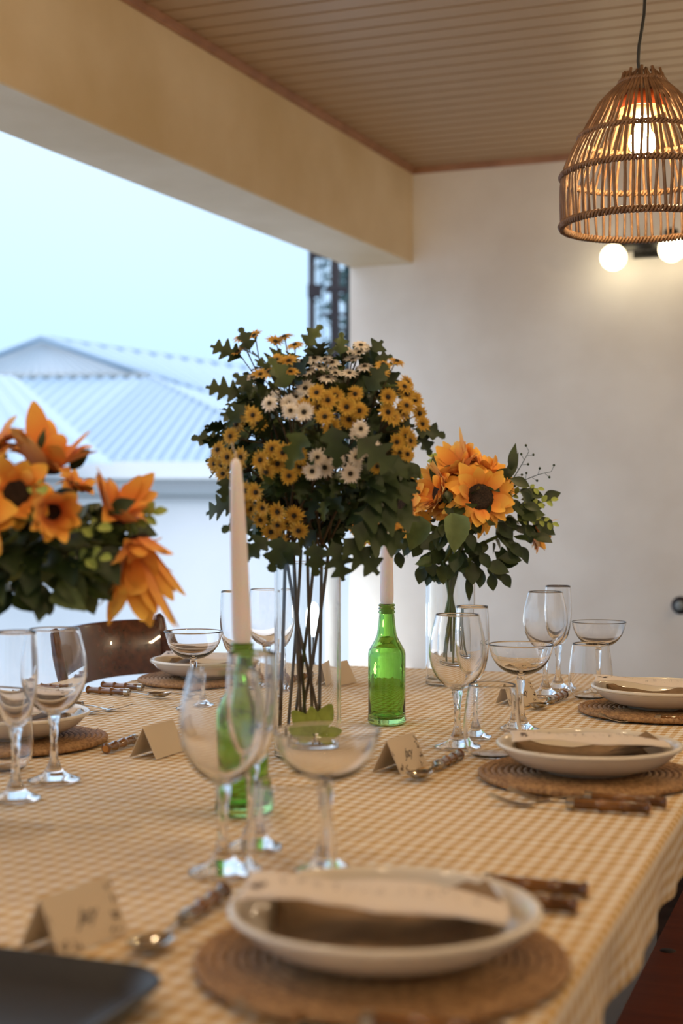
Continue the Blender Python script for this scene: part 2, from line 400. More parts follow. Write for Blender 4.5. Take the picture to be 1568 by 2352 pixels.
# utility pole and tree in the strip beside the wall
D=15.5
def PX(x): return (x-HX)/F*D
up_=root('utility_pole', TR((PX(716),D,-3.2)), 'dark utility pole with crossarms and transformer beside the end wall', 'utility pole')
mb=MB(); mb.tube([(PX(716),D,-3.2),(PX(716),D,7)],.038,10); put('pole_shaft', mb.mesh('ps',M['pole']), up_, Matrix.Identity(4))
mb=MB(); mb.tube([(PX(769),D+.2,-3.2),(PX(769),D+.2,7)],.052,10); put('pole_shaft', mb.mesh('ps2',M['pole']), up_, Matrix.Identity(4))
for (x0,x1,y,h) in ((706,738,655,28),(748,800,660,12),(712,800,585,8),(740,805,720,6)):
    a=W(x0,y,D); b=W(x1,y+h,D); mb=MB(); mb.box((a.x,D-.06,b.z),(b.x,D+.02,a.z)); put('crossarm', mb.mesh('ca',M['pole'],False), up_, Matrix.Identity(4))
mb=MB(); a=W(742,780,D); mb.lathe([(0,0),(.055,0),(.062,.05),(.062,.42),(.05,.47),(0,.48)],16,Matrix.Translation((PX(750),D-.05,1.13+.9)));
put('transformer', mb.mesh('tf',M['box_grey']), up_, Matrix.Identity(4))
for x in (727,734,741):
    mb=MB(); mb.tube([(PX(x),D,7),(PX(x)+.02,D,4),(PX(x)+.01,D,1),(PX(x),D,-2)],.008,5); put('cable', mb.mesh('cb',M['box_grey']), up_, Matrix.Identity(4))
tr=root('far_tree', TR((PX(800),D+2,-3.2)), 'teal green tree far behind the utility pole', 'tree')
mb=MB(); mb.tube([(PX(805),D+2,-3.2),(PX(803),D+2,1),(PX(800),D+2,4.6)],[.12,.08,.03],8); put('trunk', mb.mesh('tk',M['pole']), tr, Matrix.Identity(4))
mb=MB(); rs=random.Random(3)
for i in range(520):
    c=Vector((PX(788)+rs.gauss(0,.14),D+2+rs.gauss(0,.3),rs.uniform(1.2,4.6)))
    if rs.random()<.35 and abs(noise.noise(c*2))<.12: continue
    a=Vector((rs.uniform(-1,1),rs.uniform(-1,1),rs.uniform(-1,.3))).normalized()*.17; s=a.orthogonal().normalized()*.045
    mb.face([mb.vert(c),mb.vert(c+a*.5+s),mb.vert(c+a),mb.vert(c+a*.5-s)])
o=put('foliage', mb.mesh('fo',M['far_leaf']), tr, Matrix.Identity(4)); o['kind']='stuff'
# glowing lamp on the parapet
lp=root('parapet_lamp', TR((-.105,6.93,.36)), 'cool white glowing round lamp behind the tall glass vase', 'lamp')
mb=MB(); mb.lathe([(0,0),(.035,0),(.035,.02),(.02,.03),(.012,.04),(.012,.16),(.03,.17),(0,.172)],20); put('base', mb.mesh('lb',M['black_metal']), lp)
mb=MB(); mb.lathe([(0,.165)]+[(.08*sin(pi*k/12),.245-.08*cos(pi*k/12)) for k in range(1,12)]+[(0,.325)],24); put('globe', mb.mesh('lg',M['floodglow']), lp)

# ================================================================== TABLE
PL, PR, T0, T1 = -1.56, -.235, .32, 3.30
rt = Matrix.Rotation(ROT,4,'Z')
def tmat(P,T,z=TZ,extra=0): return Matrix.Translation(pt(P,T,z)) @ Matrix.Rotation(ROT+extra,4,'Z')
tb=root('dining_table', tmat((PL+PR)/2,(T0+T1)/2,0), 'long wooden dining table hidden under the gingham cloth', 'table')
mb=MB(); mb.box((PL+.01,T0+.01,.715),(PR-.01,T1-.01,.7455)); TM=Matrix(((.937,.35,0,0),(-.35,.937,0,0),(0,0,1,0),(0,0,0,1)))
put('tabletop', mb.mesh('tabletop',M['table_wood'],False), tb, TM)
mb=MB()
mb.box((PL+.1,T0+.1,.64),(PL+.13,T1-.1,.715)); mb.box((PR-.13,T0+.1,.64),(PR-.1,T1-.1,.715)); mb.box((PL+.1,T0+.1,.64),(PR-.1,T0+.13,.715)); mb.box((PL+.1,T1-.13,.64),(PR-.1,T1-.1,.715))
put('apron', mb.mesh('apron',M['table_wood'],False), tb, TM)
for p in (PL+.13,PR-.2):
    for t in (T0+.13,T1-.2):
        mb=MB(); mb.box((p,t,0),(p+.07,t+.07,.64)); put('leg', mb.mesh('tleg',M['table_wood'],False), tb, TM)
# cloth
def section(a0,a1,hang,rad,step):
    """arc-length samples -> (pos, drop, outward sign)"""
    res=[]; L=a1-a0; arc=rad*pi/2
    s=-(hang+arc)
    seq=[]
    k=0
    nh=max(2,int(hang/.012)); 
    for i in range(nh): seq.append(-(hang+arc)+hang*i/nh)
    for i in range(6): seq.append(-arc+arc*i/6)
    nf=int(L/step)
    for i in range(nf+1): seq.append(L*i/nf)
    for i in range(1,7): seq.append(L+arc*i/6)
    for i in range(1,nh+1): seq.append(L+arc+hang*i/nh)
    for s in seq:
        if s<-arc: res.append((a0-rad,-(rad+(-s-arc)),-1,s))
        elif s<0: an=-s/rad; res.append((a0-rad*sin(an),-rad*(1-cos(an)),-1,s))
        elif s<=L: res.append((a0+s,0,0,s))
        elif s<=L+arc: an=(s-L)/rad; res.append((a1+rad*sin(an),-rad*(1-cos(an)),1,s))
        else: res.append((a1+rad,-(rad+s-L-arc),1,s))
    return res
U=section(PL,PR,.068,.010,.011); V=section(T0,T1,.085,.010,.013)
mb=MB(); g=[]
for (v,dv,sv,av) in V:
    row=[]
    for (u,du,su,au) in U:
        z=TZ; drop=max(-du,-dv) if (du and dv) else -(du+dv); uu,vv=u,v
        if su and drop>.012:
            k=(drop-.012)/.085; uu+=su*k*(.004+.007*sin(v*13+2*sin(v*5))+.004*sin(v*37)); drop*=1+.08*sin(v*7+1)+.06*noise.noise(Vector((v*11,0,0)))
        if sv and drop>.012:
            k=(drop-.012)/.085; vv+=sv*k*(.004+.007*sin(u*13+2*sin(u*6)))
        if not du and not dv:
            q=Vector((u,v,0))
            z+= .0012*noise.noise(q*6)+.0013*noise.noise(Vector(((u+v*.35)*6+7,v*26,2)))+.0006*noise.noise(Vector((u*40,v*60,5)))-.0016
        row.append(mb.vert(TM@Vector((uu,vv,z-drop))))
    g.append(row)
for j in range(len(V)-1):
    for i in range(len(U)-1):
        q=[(U[i][3],V[j][3]),(U[i+1][3],V[j][3]),(U[i+1][3],V[j+1][3]),(U[i][3],V[j+1][3])]
        mb.face((g[j][i],g[j][i+1],g[j+1][i+1],g[j+1][i]),q)
put('tablecloth', mb.mesh('tablecloth',M['cloth']), None, Matrix.Identity(4), ('mustard and white gingham tablecloth covering the long table','tablecloth'))

# ================================================================== SEATING
# bench on the right
bn_=root('bench', tmat(-.15,1.9,0), 'reddish brown wooden bench along the right side of the table', 'bench')
mb=MB(); mb.box((-.32,.5,.41),(-.165,3.4,.45)); put('seat_board', mb.mesh('sb',M['bench_wood'],False), bn_, TM)
mb=MB(); mb.box((-.155,.5,.41),(.0,3.4,.45)); put('seat_board', mb.mesh('sb2',M['bench_wood'],False), bn_, TM)
mb=MB(); mb.box((-.30,.55,.34),(-.02,.6,.41)); mb.box((-.30,3.3,.34),(-.02,3.35,.41)); mb.box((-.18,.6,.30),(-.14,3.3,.36)); put('stretcher', mb.mesh('st',M['bench_wood'],False), bn_, TM)
for p in (-.29,-.07):
    for t in (.6,3.2):
        mb=MB(); mb.box((p,t,0),(p+.05,t+.05,.41)); put('leg', mb.mesh('bl',M['bench_wood'],False), bn_, TM)
for t in (1.92,):
    kp=tp(1533,2183,.4503); mb=MB(); mb.lathe([(0,.0006),(.011,.0005),(.0125,0)],16,Matrix.Translation((kp.x,kp.y,.4501))); put('knot', mb.mesh('kn',M['knot']), bn_, Matrix.Identity(4))
# chair at the left
ch=root('dining_chair', tmat(-1.6,3.0,0), 'dark brown wooden chair with curved backrest at left table side', 'chair')
mb=MB(); NB=14; rr=[]
for i in range(NB+1):
    u=i/NB; t=2.765+.47*u; bow=-.055*sin(pi*u); s=[]
    topz=.862-.022*(1-sin(pi*u))**2*.3; botz=.722+.006*sin(pi*u)
    for (dp,z) in ((0,botz),(.018,botz),(.014,topz-.006),(.008,topz),(-.004,topz),(-.006,topz-.006)):
        s.append(mb.vert(TM@Vector((-1.70+bow+dp+ (z-.72)*-.12,t,z))))
    rr.append(s)
for a,b in zip(rr,rr[1:]):
    for k in range(6): mb.face((a[k],a[(k+1)%6],b[(k+1)%6],b[k]))
mb.face(rr[0]); mb.face(rr[-1][::-1])
put('backrest', mb.mesh('backrest',M['dark_wood'],True,40), ch, Matrix.Identity(4))
for t in (2.755,3.245):
    mb=MB(); mb.tube([TM@Vector(q) for q in ((-1.66,t,0),(-1.645,t,.25),(-1.64,t,.45),(-1.665,t,.66),(-1.70,t,.80),(-1.712,t,.858),(-1.716,t,.868))],[.017,.018,.02,.02,.018,.016,.010],10)
    put('back_post', mb.mesh('bp',M['dark_wood']), ch, Matrix.Identity(4))
for t in (2.775,3.225):
    mb=MB(); mb.tube([TM@Vector((-1.26,t,0)),TM@Vector((-1.27,t,.43))],[.014,.02],10); put('leg', mb.mesh('cl',M['dark_wood']), ch, Matrix.Identity(4))
mb=MB(); mb.box((-1.66,2.75,.43),(-1.23,3.25,.46)); put('seat', mb.mesh('cs',M['dark_wood'],False), ch, TM)
mb=MB(); mb.box((-1.64,2.77,.37),(-1.27,2.79,.43)); mb.box((-1.64,3.21,.37),(-1.27,3.23,.43)); mb.box((-1.29,2.79,.37),(-1.27,3.21,.43)); put('seat_rail', mb.mesh('cr',M['dark_wood'],False), ch, TM)

# ================================================================== TABLEWARE PROTOTYPES
def glass_mesh(name, outer, inner, seg=40, mod=None, mt='glass'):
    mb=MB(); mb.lathe(outer+inner, seg, None, mod); me=mb.mesh(name, M[mt]); return me
def smooth_prof(pts, n=4):
    """Catmull-Rom through (r,z) points"""
    out=[]; P=[pts[0]]+pts+[pts[-1]]
    for i in range(1,len(P)-2):
        p0,p1,p2,p3=P[i-1],P[i],P[i+1],P[i+2]
        for k in range(n):
            t=k/n
            out.append(tuple(max(0,.5*((2*p1[j])+(-p0[j]+p2[j])*t+(2*p0[j]-5*p1[j]+4*p2[j]-p3[j])*t*t+(-p0[j]+3*p1[j]-3*p2[j]+p3[j])*t**3)) for j in (0,1)))
    out.append(pts[-1]); return out
TH=.0013
def stemware(name, foot, stem_top, bowl, twist=True):
    """foot radius, height where bowl starts, bowl outline (r,z) bottom->rim"""
    o=[(0,.0),(foot*.9,.0),(foot,.0012),(foot*.985,.0028)]
    o+=smooth_prof([(foot*.8,.005),(foot*.45,.011),(.011,.019),(.0062,.031),(.0048,.048),(.0052,stem_top-.03),(.0075,stem_top-.008),(bowl[0][0],bowl[0][1])],4)
    ob=smooth_prof(bowl,5)[1:]
    o+=ob; rim=ob[-1]
    i=[(rim[0]-TH*.5,rim[1]+.0005)]
    inn=[]
    for r,z in reversed(ob):
        k=max(0,(z-bowl[0][1])/(rim[1]-bowl[0][1])); th=TH+.0022*(1-k)**3
        inn.append((max(r-th,0.0),z+ (1-k)**4*.004))
    inn=[q for q in inn if q[0]>.004]
    zb=inn[-1][1]; inn.append((0,zb-.0006))
    def mod(a,z):
        if twist and .03<z<stem_top-.004: return 1+.10*sin(6*a+z*260)
        return 1
    return glass_mesh(name,o,i+inn,36,mod)
WINE=stemware('wine_glass',.037,.094,[(.0095,.094),(.022,.101),(.034,.114),(.0425,.132),(.0460,.152),(.0445,.175),(.0395,.198),(.0350,.215)])
TULIP=stemware('tulip_glass',.033,.096,[(.0085,.096),(.016,.104),(.0225,.119),(.0270,.140),(.0288,.165),(.0280,.195),(.0265,.222)])
COUPE=stemware('coupe_glass',.034,.096,[(.006,.096),(.020,.099),(.035,.107),(.047,.121),(.0535,.136),(.0570,.150)],False)
def tumbler():
    o=[(0,0),(.024,0),(.030,.001)]+smooth_prof([(.036,.006),(.0425,.018),(.0452,.035),(.0440,.06),(.0405,.088),(.0368,.112)],5)
    ob=o[3:]; rim=ob[-1]
    inn=[(rim[0]-.0006,rim[1]+.0005)]+[(r-.0014-.001*(1-z/.112),max(z,.006)) for r,z in reversed(ob)]
    inn=[q for k,q in enumerate(inn)]; inn+= [(.024,.0052),(0,.0048)]
    return glass_mesh('tumbler',o,inn,36)
TUMB=tumbler()
def plate():
    o=[(0,.0022),(.058,.0022),(.060,0),(.064,0),(.066,.004)]+smooth_prof([(.072,.005),(.095,.010),(.114,.021),(.1245,.032),(.1255,.034),(.1300,.035)],4)+[(.1315,.037),(.131,.040),(.128,.0412),(.1245,.040)]
    i=smooth_prof([(.122,.036),(.115,.026),(.104,.017),(.09,.0105),(.07,.0085),(.03,.008)],4)+[(0,.008)]
    mb=MB(); mb.lathe(o+i,64); return mb.mesh('plate',M['plate'])
PLATE=plate()
def placemat(R=.162, h=.0125):
    mb=MB(); pitch=.0092; turns=int((R-.004)/pitch); pts=[];rad=[]
    th=0; L=0
    while True:
        r=.003+pitch*th/(2*pi)
        if r>R-.006: break
        k=1 if (int(L/.0033)%2) else .86
        pts.append((r*cos(th),r*sin(th),h/2+.0007*(1 if k==1 else -1)*0)); rad.append(.0052*k)
        d=.0033/max(r,.004); th+=min(d,.5); L+=.0033
    mb.tube(pts,rad,6,True,1.1)
    # straw ends poking out
    for a in (.4,2.6,5.1):
        mb.tube([(R*.96*cos(a),R*.96*sin(a),.006),((R+.012)*cos(a+.05),(R+.012)*sin(a+.05),.008)],.0007,4)
    return mb.mesh('placemat',M['straw'])
MAT=placemat()
# cutlery (local x from handle end to tip)
def handle_mesh():
    mb=MB(); pts=[];rad=[]
    for i in range(37):
        x=.096*i/36; r=.0072
        for n in (.003,.033,.062): 
            r+=.0016*math.exp(-((x-n)/.0022)**2)
        r-=.0006*abs(sin(x*110)); 
        if i==0: r=.006
        pts.append((x,0,.0078)); rad.append(r)
    mb.tube(pts,rad,14); return mb.mesh('handle',M['bamboo'],True,50)
HANDLE=handle_mesh()
mb=MB(); mb.tube([(-.0004,0,.0078),(.0003,0,.0078)],[.0052,.0058],14); HEND=mb.mesh('handle_end',M['bamboo_end'],False)
mb=MB(); mb.tube([(.0945,0,.0078),(.095,0,.0078),(.105,0,.0078),(.1065,0,.0078)],[.0068,.0082,.0078,.005],14); FERR=mb.mesh('ferrule',M['steel'],True,40)
def fork_head():
    mb=MB()
    mb.strip([(.104,0,.0075),(.125,0,.0068),(.145,0,.004),(.152,0,.0022),(.158,0,.0012),(.166,0,.0012)],[.006,.0045,.006,.014,.021,.0235],.0012)
    for k in range(4):
        y=(k-1.5)*.0062
        mb.strip([(.1655,y,.0012),(.18,y*.98,.0035),(.195,y*.95,.0082),(.207,y*.9,.0128)],[.0045,.0032,.0028,.0012],.0011)
    return mb.mesh('fork_head',M['steel'],True,30)
def spoon_head():
    mb=MB(); mb.strip([(.104,0,.0075),(.125,0,.0068),(.145,0,.0045),(.156,0,.0046)],[.006,.0045,.005,.009],.0012)
    for off in (0,.0009):
        rings=[]
        for k in range(7):
            f=k/6; ring=[]
            for j in range(28):
                a=2*pi*j/28; x=.180+.028*f*cos(a); y=.0185*f*sin(a)*(1-.12*cos(a)); z=.0015+off+.0075*f**2.2+.004*max(0,cos(a))*f**2
                ring.append(mb.vert((x,y,z)) if k else None)
            rings.append(ring if k else [mb.vert((.180,0,.0015+off))])
        for j in range(28): 
            j2=(j+1)%28; mb.face((rings[0][0],rings[1][j],rings[1][j2]) if off else (rings[0][0],rings[1][j2],rings[1][j]))
            for k in range(1,6):
                q=(rings[k][j],rings[k+1][j],rings[k+1][j2],rings[k][j2]); mb.face(q if off else q[::-1])
        if off: 
            for j in range(28): mb.face((rim0[j],rim0[(j+1)%28],rings[6][(j+1)%28],rings[6][j]))
        else: rim0=rings[6]
    return mb.mesh('spoon_head',M['steel'],True,50)
def knife_head():
    mb=MB(); n=12; rs=[]
    for i in range(n+1):
        u=i/n; x=.104+.115*u; wd=.005+.0105*min(1,u*3)-(.012*max(0,u-.8)/.2); wd=max(wd,.0015); y0=-.0045 if u>.05 else -.003
        rs.append([mb.vert((x,y0,.006)),mb.vert((x,y0+wd,.0066)),mb.vert((x,y0+wd,.0070)),mb.vert((x,y0,.0080))])
    for a,b in zip(rs,rs[1:]):
        for j in range(4): mb.face((a[j],b[j],b[(j+1)%4],a[(j+1)%4]))
    mb.face(rs[0]); mb.face(rs[-1][::-1]); return mb.mesh('knife_blade',M['steel'],True,30)
FORK,SPOON,KNIFE=fork_head(),spoon_head(),knife_head()
PROTO={}
def cutlery(kind, start, toward, label, group):
    """start = table point of handle end, toward = point of tip"""
    v=toward-start; a=math.atan2(v.y,v.x); m=Matrix.Translation((start.x,start.y,TZ-.0002))@Matrix.Rotation(a,4,'Z')
    names={'fork':('fork','fork',FORK,'tines'),'spoon':('spoon','spoon',SPOON,'bowl'),'knife':('table_knife','knife',KNIFE,'blade')}[kind]
    if kind in PROTO: return copy_tree(PROTO[kind],m,label,group)
    r=root(names[0],m,label,names[1],group)
    hd=put('handle',HANDLE,r); put('handle_end',HEND,hd); put('ferrule',FERR,r); put(names[3],names[2],r); PROTO[kind]=r; return r
def away(p, P, T): # point displaced on the table by cloth axes
    v=pt(P,T,0); return Vector((p.x+v.x,p.y+v.y,p.z))

def ware(name,me,px,py,label,cat,group,rz=0,z=TZ):
    p=tp(px,py); return put(name,me,None,TR((p.x,p.y,z),rz),(label,cat,group))

# ================================================================== PLACE SETTINGS
SET={'A':(-.383,1.128),'B':(-.380,2.026),'C':(-.375,2.735),'D':(-1.395,2.885),'E':(-1.33,2.0)}
WHO={'A':'nearest setting in front','B':'middle setting on the right side','C':'far right setting','D':'far left setting','E':'left edge setting'}
def torn_sheet(L, Wd, seed, bend=.004, tilt=.0):
    rs=random.Random(seed); mb=MB(); nx,ny=48,6; g=[]
    def edge(x,s): return .0055*noise.noise(Vector((x*38,s,seed)))+.002*noise.noise(Vector((x*120,s,seed)))
    for layer in (0,-.0005):
        rows=[]
        for i in range(nx+1):
            u=i/nx; x=(u-.5)*L; ya=-Wd/2+edge(x,1); yb=Wd/2+edge(x,2); col=[]
            for j in range(ny+1):
                v=j/ny; y=ya+(yb-ya)*v; xx=x+ (edge(y,5)*1.2 if i in(0,nx) else 0)
                z=bend*sin(pi*u*1.1+.4)+.0025*sin(u*9+v*2)-.004*(v-.5)**2*4+layer
                col.append(mb.vert((xx,y,z)))
            rows.append(col)
        g.append(rows)
    for k,rows in enumerate(g):
        for i in range(nx):
            for j in range(ny):
                q=(rows[i][j],rows[i+1][j],rows[i+1][j+1],rows[i][j+1]); mb.face(q if k==0 else q[::-1])
    t,b=g
    for i in range(nx):
        mb.face((t[i][0],b[i][0],b[i+1][0],t[i+1][0])); mb.face((t[i][ny],t[i+1][ny],b[i+1][ny],b[i][ny]))
    for j in range(ny):
        mb.face((t[0][j],t[0][j+1],b[0][j+1],b[0][j])); mb.face((t[nx][j],b[nx][j],b[nx][j+1],t[nx][j+1]))
    def zf(x,y):
        u=x/L+.5; v=y/Wd+.5; return bend*sin(pi*u*1.1+.4)+.0025*sin(u*9+v*2)-.004*(v-.5)**2*4
    return mb.mesh('menu_sheet',M['menu']), zf
def scribbles(L,Wd,zf,seed):
    """small handwriting strokes, one column of dishes across the sheet"""
    rs=random.Random(seed); mb=MB()
    x=-L*.36
    while x<L*.40:
        n=rs.choice((1,2,3)); y=rs.uniform(-.008,.008)
        for k in range(n*5):
            px=x+rs.uniform(-.003,.003); py=y+rs.uniform(-.012,.012); a=rs.uniform(-.4,.4)+pi/2; l=rs.uniform(.0015,.004); wd=.00035
            d=Vector((cos(a),sin(a),0))*l/2; s=Vector((-sin(a),cos(a),0))*wd; c=Vector((px,py,zf(px,py)+.0006))
            mb.face([mb.vert(c-d-s),mb.vert(c+d-s),mb.vert(c+d+s),mb.vert(c-d+s)])
        x+=rs.uniform(.010,.016)
    return mb.mesh('handwriting',M['ink'],False)
def sprig_print(cx,cy,zf,seed,n=9,s=.009):
    rs=random.Random(seed); mb=MB()
    for k in range(n):
        a=rs.uniform(0,2*pi); r=rs.uniform(0,s); x=cx+r*cos(a); y=cy+r*sin(a); b=rs.uniform(0,pi); l=rs.uniform(.003,.006)
        d=Vector((cos(b),sin(b),0))*l; q=Vector((-sin(b),cos(b),0))*l*.32
        pts=[Vector((x,y,0))-d,Vector((x,y,0))+q,Vector((x,y,0))+d,Vector((x,y,0))-q]
        mb.face([mb.vert((p.x,p.y,zf(p.x,p.y)+.0006)) for p in pts])
    return mb.mesh('floral_print',M['card_print'],False)
def napkin_mesh(seed, s=.185):
    mb=MB(); n=16; g=[]
    for i in range(n+1):
        row=[]
        for j in range(n+1):
            u=i/n-.5; v=j/n-.5; x=u*s; y=v*s; r=sqrt(x*x+y*y)
            z=.0098 + (max(0,r-.080)**1.25)*1.15 + .0035*(.5+.5*noise.noise(Vector((x*22,y*22,seed)))) + .004*max(0,sin(u*14+seed))*.4
            row.append((x,y,z))
        g.append(row)
    for lay in (0,.0011):
        ids=[[mb.vert((x,y,z+lay)) for (x,y,z) in r] for r in g]
        for i in range(n):
            for j in range(n):
                q=(ids[i][j],ids[i+1][j],ids[i+1][j+1],ids[i][j+1]); mb.face(q if lay else q[::-1])
        if lay: top=ids
        else: bot=ids
    for i in range(n):
        mb.face((bot[i][0],bot[i+1][0],top[i+1][0],top[i][0])); mb.face((bot[i][n],top[i][n],top[i+1][n],bot[i+1][n]))
        mb.face((bot[0][i],top[0][i],top[0][i+1],bot[0][i+1])); mb.face((bot[n][i],bot[n][i+1],top[n][i+1],top[n][i]))
    # folded lower flap
    return mb.mesh('napkin_sheet',M['kraft'])
for k,(P,T) in SET.items():
    who=WHO[k]; q=pt(P,T); base=Vector((q.x,q.y,TZ)); rz={'A':.3,'B':1.2,'C':2.2,'D':.8,'E':2.9}[k]
    put('placemat',MAT,None,TR(base,rz),('round coiled straw placemat under the plate of the '+who,'placemat','straw placemats under the plates'))
    zp=TZ+.0112
    put('dinner_plate',PLATE,None,TR((q.x,q.y,zp)),('cream deep plate with raised rim at the '+who,'plate','cream plates on the placemats'))
    side = -1 if k in 'DE' else 1
    ang={'A':-.10,'B':-.03,'C':-.16,'D':-.12,'E':.05}[k]
    nr=root('kraft_napkin',TR((q.x,q.y,zp+.0002),ang+.12),'brown kraft napkin under the menu on plate of the '+who,'napkin','kraft napkins on the plates')
    put('sheet',napkin_mesh(ord(k)),nr)
    # folded corner standing at one side
    mb=MB(); sx={'A':.072,'B':.082,'C':.085,'D':-.06,'E':.06}[k]
    a=[mb.vert(v) for v in ((sx-.040,.052,.016),(sx+.020,.060,.044),(sx+.030,.000,.034),(sx-.036,.050,.0165),(sx+.021,.0615,.045),(sx+.0315,.001,.035))]
    mb.face((a[0],a[1],a[2])); mb.face((a[3],a[5],a[4])); mb.face((a[0],a[3],a[4],a[1])); mb.face((a[1],a[4],a[5],a[2])); mb.face((a[2],a[5],a[3],a[0]))
    put('folded_corner',mb.mesh('fc',M['kraft'],False),nr)
    L,Wd=.222,.088
    me,zf=torn_sheet(L,Wd,ord(k)*1.7)
    off={'A':(-.006,.012),'B':(.0,.006),'C':(-.012,.012),'D':(.01,0),'E':(0,.012)}[k]
    tl={'A':.05,'B':.02,'C':.05,'D':.03,'E':.0}[k]
    mz=Matrix.Translation((q.x+off[0],q.y+off[1],zp+.0465))@Matrix.Rotation(ang,4,'Z')@Matrix.Rotation(tl,4,'Y')
    mr=root('menu_card',mz,'ivory deckle edged menu lying on plate of the '+who,'menu','deckle edged menus on the plates')
    put('sheet',me,mr); put('handwriting',scribbles(L,Wd,zf,ord(k)),mr)['kind']='stuff'; put('floral_print',sprig_print(L*.43*(1 if k=='E' else -1),-.02,zf,ord(k)),mr)['kind']='stuff'

# glasses
GW,GT,GC,GU='wine glasses','slim tulip glasses','coupe glasses','stemless tumblers'
ware('wine_glass',WINE,512,2003,'large clear wine glass, nearest of all, left of the front plate','glass',GW,.2)
ware('tulip_glass',TULIP,578,1950,'slim clear tulip glass right behind the nearest wine glass','glass',GT,.5)
ware('coupe_glass',COUPE,750,2004,'blurred clear coupe glass directly behind the front plate','glass',GC)
ware('tumbler',TUMB,668,2052,'faint clear tumbler at the left back of the front plate','glass',GU)
ware('wine_glass',WINE,1050,1717,'clear wine glass between green bottle and middle right plate','glass',GW,1.1)
ware('tulip_glass',TULIP,1084,1695,'slim clear tulip glass behind the wine glass of the middle right setting','glass',GT,.9)
ware('coupe_glass',COUPE,1196,1677,'clear coupe glass behind the middle right plate','glass',GC)
ware('tumbler',TUMB,1130,1737,'clear tumbler at the left rim of the middle right plate','glass',GU)
ware('wine_glass',WINE,1252,1597,'clear wine glass of the far right setting','glass',GW,.1)
ware('tulip_glass',TULIP,1281,1583,'slim clear tulip glass, farthest right, behind a wine glass','glass',GT,.1)
ware('coupe_glass',COUPE,1375,1592,'clear coupe glass behind the far right plate','glass',GC)
ware('tumbler',TUMB,1356,1604,'clear tumbler touching the far right plate','glass',GU)
ware('coupe_glass',COUPE,444,1628,'clear coupe glass before the far left plate','glass',GC)
ware('tulip_glass',TULIP,538,1612,'slim clear tulip glass behind the left candle','glass',GT,.3)
ware('wine_glass',WINE,612,1584,'clear wine glass partly behind the tall daisy vase','glass',GW,.7)
ware('wine_glass',WINE,124,1793,'clear wine glass before the left edge plate','glass',GW,.7)
ware('tulip_glass',TULIP,36,1836,'slim clear tulip glass at the left picture edge','glass',GT,.7)
ware('tumbler',TUMB,6,1768,'clear tumbler behind the slim glass at left edge','glass',GU)

# cutlery
GF,GS,GD='forks beside the plates','knives and spoons beside the plates','dessert spoons across the settings'
def from_tip(px,py,dirP,dirT,L=.207):
    t=tp(px,py); n=sqrt(dirP**2+dirT**2); return away(t,dirP*L/n,dirT*L/n), t
s,t=from_tip(1122,1846,1,.03); cutlery('fork',s,t,'outer bamboo handled fork before the middle right placemat',GF)
s,t=from_tip(1166,1832,1,.0); s=away(s,.0,.004); cutlery('fork',s,t,'inner bamboo handled fork closest to the middle right placemat',GF)
s,t=from_tip(1374,1655,1,.03); cutlery('fork',s,t,'outer bamboo handled fork before the far right placemat',GF)
s,t=from_tip(1400,1640,1,.02); cutlery('fork',s,t,'inner bamboo handled fork touching the far right placemat',GF)
s,t=from_tip(300,1634,-1,-.05); cutlery('fork',s,t,'farther fork with tines right of the left edge plate',GF)
s,t=from_tip(257,1640,-1,-.13); cutlery('fork',s,t,'nearer fork with tines right of the left edge plate',GF)
s,t=from_tip(528,2338,1,.1); cutlery('fork',s,t,'blurred fork under the front placemat at the bottom edge',GF)
def from_end(px,py,dirP,dirT,L=.2):
    s=tp(px,py); n=sqrt(dirP**2+dirT**2); return s, away(s,dirP*L/n,dirT*L/n)
s,t=from_end(1350,2062,-1,.0); cutlery('knife',s,t,'farther bamboo handled knife right of the front plate',GS)
s,t=from_end(1326,2100,-1,.0); cutlery('spoon',s,t,'nearer bamboo handled spoon right of the front plate',GS)
s,t=from_end(200,1592,1,.0); t=tp(412,1606); cutlery('spoon',s,t,'bamboo handled soup spoon before the far left placemat',GS)
s=tp(234,1581); t=tp(520,1600); cutlery('knife',s,t,'bamboo handled knife touching the far left placemat',GS)
cutlery('spoon',tp(516,2062),tp(318,2205),'dessert spoon between place card and front placemat',GD)
cutlery('spoon',tp(1056,1744),tp(962,1790),'dessert spoon between place card and middle right placemat',GD)
cutlery('spoon',tp(1297,1603),tp(1224,1633),'dessert spoon beside the far right place card',GD)
cutlery('spoon',tp(242,1731),tp(352,1692),'dessert spoon tucked behind the left plain card',GD)
cutlery('spoon',tp(655,1566),tp(722,1556),'dessert spoon seen through the tall daisy vase',GD)

# place cards
def card_mesh(L=.092,H=.048,S=.024,t=.0006):
    mb=MB()
    sec=[(-S,0),(0,H),(S,0),(S-t*1.3,0),(0,H-t*2.4),(-S+t*1.3,0)]
    a=[mb.vert((x,-L/2,z)) for x,z in sec]; b=[mb.vert((x,L/2,z)) for x,z in sec]; n=6
    for k in range(n): mb.face((a[k],b[k],b[(k+1)%n],a[(k+1)%n]))
    for s in (a,b[::-1]):
        mb.face((s[0],s[1],s[4],s[5])[::-1]); mb.face((s[1],s[2],s[3],s[4])[::-1])
    return mb.mesh('card_fold',M['card'],False)
CARD=card_mesh()
def flat_z(x,y): return 0
fc=bpy.data.curves.new('name_text','FONT'); fc.body='Jacy'; fc.size=.02; fc.shear=.6; fc.align_x='CENTER'; fc.align_y='CENTER'; fc.space_character=.8
to=bpy.data.objects.new('tmp_text',fc); COL.objects.link(to)
dg=bpy.context.evaluated_depsgraph_get(); TEXT=bpy.data.meshes.new_from_object(to.evaluated_get(dg)); bpy.data.objects.remove(to)
TEXT.materials.clear(); TEXT.materials.append(M['ink'])
